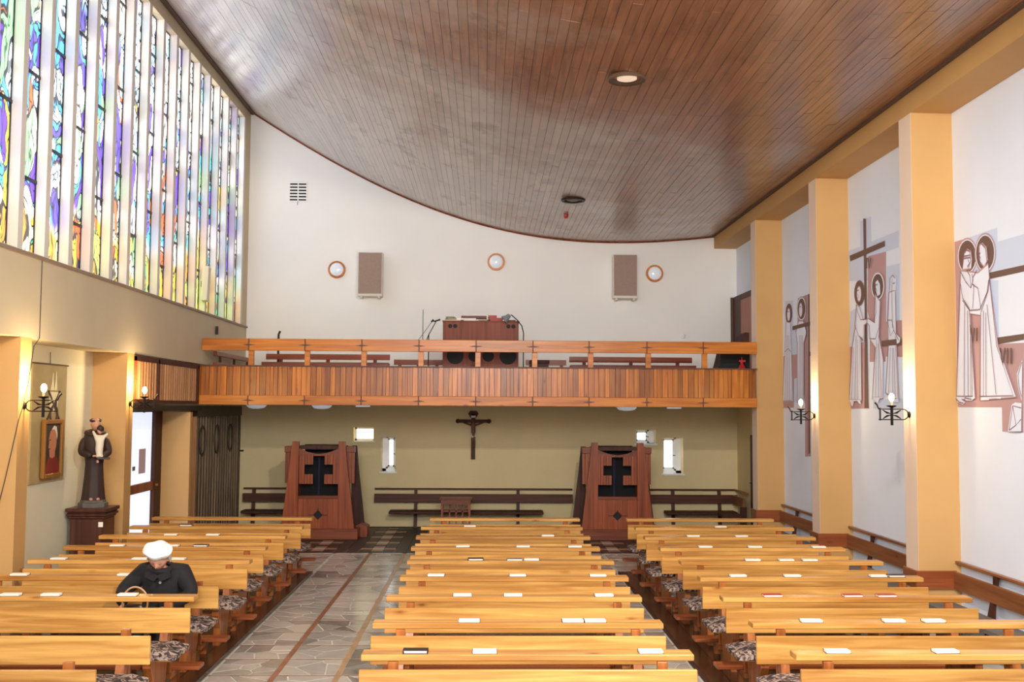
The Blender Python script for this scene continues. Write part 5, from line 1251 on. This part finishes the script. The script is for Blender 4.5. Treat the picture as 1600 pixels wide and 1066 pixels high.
# ------------------------------------------------------------------ murals painted on the right wall (flat shapes on the wall plane)
MURALS={'C':([('mauve',[(10.777,4.066),(10.483,4.058),(10.405,3.577),(10.168,3.548),(10.19,3.245),(10.007,3.168),(9.87,2.936),(9.408,2.918),(9.466,2.098),(9.852,2.097),(9.851,2.328),(10.78,2.329)]),('blue',[(10.497,4.058),(9.853,4.059),(9.851,3.92),(9.336,3.914),(9.357,3.625),(10.006,3.638),(10.011,3.568),(9.858,3.549),(9.874,2.989),(9.971,2.996),(10.047,3.472),(10.41,3.515),(10.435,3.79)]),('brown',[(10.035,3.644),(9.357,3.629),(9.361,3.57),(10.018,3.581)]),('brown',[(9.918,2.998),(9.402,3.0),(9.406,2.946),(9.902,2.934)]),('white',[(10.272,3.838),(10.286,3.784),(10.319,3.739),(10.369,3.705),(10.43,3.687),(10.496,3.687),(10.563,3.705),(10.622,3.74),(10.668,3.788),(10.696,3.844),(10.703,3.903),(10.688,3.96),(10.653,4.007),(10.601,4.04),(10.537,4.056),(10.47,4.053),(10.404,4.033),(10.347,3.998),(10.304,3.95),(10.278,3.896)]),('brown',[(10.298,3.842),(10.31,3.794),(10.34,3.754),(10.383,3.724),(10.436,3.708),(10.495,3.708),(10.553,3.724),(10.605,3.754),(10.645,3.797),(10.669,3.847),(10.675,3.899),(10.662,3.949),(10.631,3.99),(10.586,4.02),(10.53,4.034),(10.471,4.033),(10.414,4.015),(10.364,3.984),(10.326,3.942),(10.303,3.893)]),('white',[(9.891,3.815),(9.905,3.758),(9.937,3.709),(9.985,3.674),(10.045,3.654),(10.109,3.654),(10.174,3.672),(10.231,3.708),(10.275,3.758),(10.302,3.817),(10.308,3.879),(10.293,3.938),(10.259,3.988),(10.208,4.023),(10.147,4.041),(10.081,4.039),(10.018,4.018),(9.963,3.982),(9.921,3.932),(9.897,3.875)]),('brown',[(9.915,3.819),(9.928,3.768),(9.956,3.724),(9.999,3.692),(10.051,3.674),(10.108,3.674),(10.164,3.69),(10.215,3.722),(10.254,3.767),(10.277,3.819),(10.282,3.875),(10.269,3.928),(10.239,3.972),(10.194,4.004),(10.14,4.02),(10.083,4.019),(10.027,4.001),(9.979,3.968),(9.942,3.924),(9.92,3.872)]),('white',[(10.559,3.829),(10.535,3.91),(10.469,3.942),(10.39,3.908),(10.37,3.822),(10.394,3.732),(10.584,3.743)]),('white',[(10.204,3.941),(10.139,3.951),(10.058,3.897),(10.038,3.773),(10.113,3.713),(10.195,3.765),(10.211,3.84)]),('white',[(10.63,3.743),(10.396,3.701),(10.245,3.67),(10.028,3.731),(10.01,3.588),(9.97,3.403),(9.871,2.92),(9.553,2.423),(10.251,2.401),(10.211,3.243),(10.427,3.278),(10.366,2.415),(10.784,2.408),(10.739,2.764),(10.656,3.395)]),('white',[(10.774,2.42),(10.694,2.419),(10.582,2.38),(10.63,2.353),(10.758,2.382)]),('white',[(10.589,2.418),(10.392,2.419),(10.425,2.395),(10.559,2.397)]),('white',[(10.236,2.427),(10.061,2.424),(10.071,2.399),(10.239,2.397)]),('white',[(9.959,2.433),(9.812,2.43),(9.841,2.408),(9.92,2.413)]),('white',[(9.419,2.76),(9.52,2.633),(9.502,2.519),(9.446,2.387)]),('white',[(9.708,2.1),(9.626,2.351),(9.557,2.374),(9.447,2.365),(9.466,2.108)])],[[(10.608,3.73),(10.656,3.395),(10.725,2.763),(10.753,2.445),(10.4,2.44),(10.399,2.748),(10.428,3.268),(10.432,3.33),(10.573,3.45),(10.617,3.603)],[(10.532,3.382),(10.587,2.443)],[(10.469,3.313),(10.497,2.441)],[(10.413,3.162),(10.435,2.44)],[(10.251,2.401),(10.188,3.265),(10.027,3.47),(9.997,3.587)],[(9.997,3.587),(9.883,2.921),(9.59,2.436),(10.248,2.437)],[(10.132,3.28),(10.176,2.436)],[(10.057,3.333),(9.917,2.452)],[(10.084,3.255),(10.118,2.435)],[(10.608,3.73),(10.493,3.609),(10.386,3.533),(10.399,3.66),(10.462,3.72)],[(10.386,3.533),(10.337,3.61),(10.354,3.674)],[(10.243,3.701),(10.334,3.641),(10.361,3.572),(10.235,3.515),(10.185,3.306)],[(10.318,3.566),(10.357,3.323)],[(10.575,3.429),(10.425,3.309),(10.207,3.298),(10.049,3.452),(10.011,3.568)],[(10.57,3.809),(10.535,3.91),(10.469,3.938),(10.391,3.904),(10.371,3.812),(10.438,3.748)],[(10.528,3.877),(10.393,3.871)],[(10.539,3.858),(10.386,3.845)],[(10.432,3.831),(10.408,3.786),(10.455,3.761)],[(10.204,3.931),(10.203,3.838),(10.17,3.813),(10.198,3.786),(10.153,3.749)],[(10.139,3.947),(10.059,3.887),(10.039,3.763)],[(10.201,3.859),(10.167,3.857)],[(9.42,2.741),(9.495,2.623),(9.48,2.519),(9.443,2.425)],[(9.681,2.113),(9.604,2.342),(9.45,2.322)],[(9.604,2.342),(9.553,2.163),(9.458,2.219)],[(9.681,2.113),(9.553,2.163)],[(10.774,2.42),(10.697,2.381),(10.606,2.37)],[(10.579,2.426),(10.424,2.409)]],[[(10.402,3.13),(10.378,2.984),(10.324,3.124)],[(10.272,3.12),(10.281,2.988)],[(9.814,2.893),(9.774,2.743),(9.717,2.887)],[(9.671,2.884),(9.681,2.741)],[(9.603,2.88),(9.613,2.737)]]),'B':([('blue',[(13.51,4.77),(13.125,4.771),(13.122,4.445),(12.246,4.438),(12.249,4.237),(12.645,4.244),(13.218,4.273),(13.242,3.958),(13.973,4.039),(13.973,4.449),(13.52,4.445)]),('mauve',[(13.246,4.272),(12.645,4.244),(12.684,3.381),(12.16,3.355),(12.174,2.922),(12.716,2.951),(12.721,2.89),(13.251,2.91),(13.224,3.449),(13.3,3.558)]),('mauve',[(13.986,3.139),(13.442,3.178),(13.296,2.316),(14.011,2.308)]),('blue',[(12.634,4.058),(12.227,4.041),(12.26,3.364),(12.671,3.38)]),('blue',[(13.137,2.419),(12.205,2.432),(12.213,2.32),(13.145,2.316)]),('blue',[(13.927,3.618),(13.661,3.645),(13.699,3.147),(13.978,3.144)]),('brown',[(13.385,4.789),(13.293,4.772),(13.311,3.508),(13.309,2.316),(13.45,2.317),(13.388,3.515)]),('brown',[(13.908,4.377),(12.661,4.382),(12.666,4.314),(13.891,4.298)]),('brown',[(13.373,3.811),(13.386,3.761),(13.415,3.718),(13.459,3.686),(13.513,3.668),(13.571,3.665),(13.629,3.68),(13.681,3.709),(13.72,3.751),(13.744,3.801),(13.75,3.854),(13.736,3.905),(13.705,3.949),(13.66,3.981),(13.605,3.998),(13.546,3.999),(13.489,3.983),(13.439,3.953),(13.401,3.912),(13.378,3.863)]),('white',[(12.69,3.819),(12.705,3.766),(12.739,3.721),(12.79,3.687),(12.854,3.668),(12.923,3.667),(12.992,3.683),(13.054,3.716),(13.101,3.761),(13.13,3.816),(13.137,3.873),(13.122,3.928),(13.085,3.974),(13.032,4.008),(12.967,4.025),(12.896,4.024),(12.828,4.006),(12.769,3.973),(12.724,3.928),(12.696,3.875)]),('brown',[(12.728,3.824),(12.74,3.778),(12.769,3.738),(12.812,3.709),(12.864,3.693),(12.921,3.692),(12.978,3.706),(13.028,3.733),(13.067,3.772),(13.091,3.819),(13.097,3.868),(13.084,3.915),(13.054,3.955),(13.01,3.984),(12.956,3.999),(12.898,3.999),(12.842,3.984),(12.793,3.956),(12.756,3.917),(12.733,3.872)]),('white',[(13.48,3.81),(13.486,3.78),(13.5,3.754),(13.519,3.734),(13.542,3.722),(13.567,3.72),(13.591,3.728),(13.613,3.744),(13.629,3.768),(13.638,3.797),(13.64,3.828),(13.634,3.858),(13.62,3.885),(13.601,3.905),(13.577,3.916),(13.552,3.918),(13.528,3.91),(13.507,3.893),(13.491,3.87),(13.482,3.841)]),('white',[(12.972,3.903),(12.904,3.925),(12.83,3.861),(12.826,3.736),(12.919,3.722),(12.966,3.802)]),('white',[(12.499,3.748),(12.47,3.889),(12.381,3.926),(12.312,3.881),(12.325,3.703),(12.413,3.665)]),('white',[(13.628,3.695),(13.537,3.633),(13.42,3.466),(13.265,3.463),(13.283,3.408),(13.369,3.384),(13.385,3.179),(13.508,3.252),(13.521,2.415),(13.988,2.401),(13.827,3.129),(13.703,3.385)]),('white',[(12.983,3.754),(12.807,3.635),(12.877,3.219),(12.751,2.916),(12.78,2.439),(13.136,2.431),(12.994,3.078),(13.175,3.19),(13.189,3.369),(13.269,3.414),(13.237,3.47),(13.01,3.392)]),('white',[(12.52,3.726),(12.335,3.728),(12.327,3.179),(12.276,2.421),(12.408,2.418),(12.686,2.499),(12.57,3.052),(12.57,3.391)]),('brown',[(12.791,3.151),(12.176,3.14),(12.181,3.065),(12.783,3.084)]),('white',[(12.326,3.203),(12.199,3.146),(12.226,3.096),(12.305,3.083)]),('white',[(13.927,2.409),(13.791,2.408),(13.826,2.339),(13.885,2.355)]),('white',[(13.679,2.425),(13.556,2.423),(13.531,2.371),(13.588,2.38)]),('white',[(13.069,2.436),(12.87,2.44),(12.941,2.375),(13.018,2.393)]),('white',[(12.456,2.423),(12.276,2.426),(12.279,2.386),(12.416,2.394)])],[[(13.628,3.695),(13.703,3.385),(13.827,3.129),(13.955,2.436),(13.534,2.431),(13.521,3.266)],[(13.752,3.124),(13.864,2.44)],[(13.652,3.276),(13.737,2.439)],[(13.597,3.219),(13.627,2.437)],[(13.628,3.695),(13.585,3.585),(13.477,3.471),(13.279,3.464)],[(13.686,3.41),(13.565,3.269),(13.398,3.193)],[(13.283,3.408),(13.369,3.384),(13.398,3.193)],[(12.983,3.754),(13.01,3.392),(13.176,3.455)],[(13.182,3.369),(13.174,3.203),(12.972,3.189),(12.851,3.317),(12.807,3.635)],[(12.994,3.078),(13.107,2.456),(12.804,2.457),(12.864,3.218)],[(12.934,3.174),(13.0,2.46)],[(12.885,3.121),(12.895,2.458)],[(12.952,3.725),(12.934,3.523),(13.008,3.43)],[(12.52,3.726),(12.57,3.391),(12.479,3.19),(12.382,3.255),(12.434,3.379),(12.57,3.391)],[(12.57,3.052),(12.673,2.511),(12.407,2.434),(12.287,2.433),(12.339,3.18)],[(12.49,3.047),(12.574,2.497)],[(12.428,3.043),(12.441,2.471)],[(12.386,3.04),(12.37,2.446)],[(12.493,3.747),(12.47,3.889),(12.382,3.921),(12.312,3.874)],[(12.397,3.88),(12.423,3.691),(12.417,3.282)],[(12.382,3.255),(12.326,3.198),(12.242,3.126)],[(13.6,3.863),(13.52,3.867)],[(13.574,3.821),(13.541,3.778),(13.586,3.756)],[(12.948,3.863),(12.869,3.866)],[(12.925,3.822),(12.901,3.782)],[(13.267,3.619),(13.329,2.332)],[(12.383,3.818),(12.328,3.818)]],[[(13.22,4.25),(13.23,4.115)],[(13.186,4.245),(13.14,4.108),(13.076,4.229)]]),'A':([('mauve',[(16.288,4.048),(15.728,4.052),(15.751,3.423),(15.736,1.589),(16.011,1.572),(15.981,2.399),(16.107,2.766),(16.315,2.794),(16.334,3.465)]),('mauve',[(17.113,3.173),(16.295,3.164),(16.323,2.794),(16.531,2.779),(16.567,2.323),(17.151,2.317)]),('blue',[(16.965,4.066),(16.543,4.041),(16.559,3.595),(16.261,3.593),(16.295,3.164),(16.592,3.172),(17.035,3.177)]),('blue',[(16.532,2.766),(16.324,2.786),(16.327,2.402),(16.56,2.404)]),('brown',[(15.744,4.054),(15.686,4.048),(15.749,1.629),(15.823,1.626)]),('brown',[(16.578,3.83),(16.59,3.78),(16.62,3.738),(16.664,3.705),(16.717,3.687),(16.776,3.683),(16.833,3.696),(16.884,3.724),(16.923,3.764),(16.947,3.813),(16.952,3.865),(16.939,3.915),(16.908,3.958),(16.863,3.99),(16.809,4.008),(16.75,4.01),(16.693,3.997),(16.643,3.968),(16.605,3.928),(16.583,3.88)]),('white',[(15.845,3.837),(15.861,3.78),(15.898,3.732),(15.954,3.695),(16.022,3.674),(16.097,3.672),(16.172,3.687),(16.238,3.72),(16.289,3.767),(16.32,3.824),(16.328,3.884),(16.311,3.942),(16.272,3.991),(16.214,4.028),(16.144,4.047),(16.068,4.048),(15.995,4.031),(15.93,3.997),(15.881,3.95),(15.852,3.895)]),('brown',[(15.887,3.841),(15.9,3.792),(15.931,3.75),(15.977,3.718),(16.034,3.7),(16.095,3.698),(16.156,3.711),(16.21,3.739),(16.252,3.78),(16.278,3.828),(16.284,3.88),(16.27,3.929),(16.237,3.972),(16.19,4.004),(16.132,4.021),(16.07,4.022),(16.01,4.008),(15.957,3.979),(15.917,3.939),(15.892,3.891)]),('white',[(16.68,3.823),(16.687,3.791),(16.701,3.764),(16.721,3.742),(16.746,3.73),(16.772,3.727),(16.798,3.734),(16.82,3.751),(16.837,3.776),(16.847,3.806),(16.849,3.838),(16.842,3.87),(16.828,3.898),(16.807,3.919),(16.782,3.932),(16.756,3.934),(16.73,3.927),(16.708,3.91),(16.691,3.885),(16.682,3.855)]),('white',[(16.024,3.836),(16.031,3.802),(16.045,3.773),(16.066,3.75),(16.091,3.737),(16.119,3.734),(16.145,3.742),(16.168,3.76),(16.185,3.786),(16.195,3.818),(16.197,3.853),(16.19,3.886),(16.175,3.916),(16.154,3.938),(16.129,3.952),(16.102,3.954),(16.075,3.946),(16.053,3.928),(16.035,3.902),(16.026,3.87)]),('white',[(16.878,3.711),(16.662,3.693),(16.625,3.215),(16.577,2.425),(17.162,2.423),(16.982,3.235)]),('white',[(16.21,3.681),(15.969,3.66),(15.814,3.479),(15.962,3.308),(15.998,2.399),(16.345,2.397),(16.291,3.329),(16.356,3.52)]),('brown',[(16.548,3.624),(15.62,3.625),(15.625,3.567),(16.552,3.562)]),('brown',[(15.721,3.164),(15.631,3.164),(15.636,3.103),(15.726,3.103)])],[[(16.878,3.711),(16.982,3.235),(17.122,2.436),(16.603,2.436),(16.625,3.215),(16.662,3.693)],[(16.846,3.502),(16.996,2.44)],[(16.79,3.498),(16.873,2.439)],[(16.725,3.493),(16.742,2.438)],[(16.982,3.235),(16.788,3.279),(16.625,3.215)],[(16.21,3.681),(16.356,3.52),(16.291,3.329),(16.31,2.402),(16.015,2.405),(15.979,3.309),(15.814,3.479),(15.969,3.66)],[(16.158,3.452),(16.239,2.401)],[(16.089,3.447),(16.161,2.401)],[(16.029,3.443),(16.075,2.4)],[(15.837,4.051),(15.824,2.912),(15.808,1.606)],[(16.817,3.885),(16.704,3.874)],[(16.149,3.901),(16.054,3.891)]],[])}
def ribbon(pts, w):
    vs = []; fs = []
    P_ = [Vector((p[0], p[1])) for p in pts]
    for i, p in enumerate(P_):
        a = P_[max(i - 1, 0)]; b = P_[min(i + 1, len(P_) - 1)]; d = (b - a)
        d = d.normalized() if d.length > 0 else Vector((1, 0)); n_ = Vector((-d.y, d.x)) * w / 2; vs += [p + n_, p - n_]
    for i in range(len(P_) - 1): fs.append((2 * i, 2 * i + 1, 2 * i + 3, 2 * i + 2))
    return vs, fs
MLAB = {'A': 'station mural with two robed figures between the two pilasters nearest the balcony', 'B': 'station mural IV with tall cross and three robed figures', 'C': 'station murals VI and VII with two embracing haloed figures'}
PN = {'mauve': 'mauve_field', 'blue': 'blue_field', 'brown': 'brown_shape', 'white': 'white_figure'}
for k in 'ABC':
    polys, lines, nums = MURALS[k]
    y0 = min(q[0] for c, p in polys for q in p); z0 = min(q[1] for c, p in polys for q in p)
    t = thing('wall_mural', MLAB[k], 'mural', (XR, y0, z0), 0, 'station murals on the right wall')
    lv = 0.001
    for c, p in polys:
        pp = [(a - y0, b - z0) for a, b in p]
        MB().prism(pp, 'YZ', -lv - 0.0008, -lv + 0.0003).obj(PN[c], {'white': 'mwhite'}.get(c, c), t); lv += 0.0011
        if c == 'white' and len(pp) > 6:
            vs, fs = ribbon(pp + [pp[0]], 0.016)
            mb = MB(); mb.add([(-lv - .0006, v.x, v.y) for v in vs] + [(-lv, v.x, v.y) for v in vs], fs + [tuple(i + len(vs) for i in f) for f in fs]); mb.obj('outline', 'mauve', t); lv += .0005
    mb = MB()
    for l in lines:
        vs, fs = ribbon([(a - y0, b - z0) for a, b in l], 0.010); mb.add([(-lv - .001, v.x, v.y) for v in vs], fs)
    if lines: mb.obj('outline_drawing', 'line', t)
    mb = MB()
    for l in nums:
        vs, fs = ribbon([(a - y0, b - z0) for a, b in l], 0.034); MB().add([(-lv - .0015, v.x, v.y) for v in vs], fs).obj('numeral_stroke', 'brown', t)
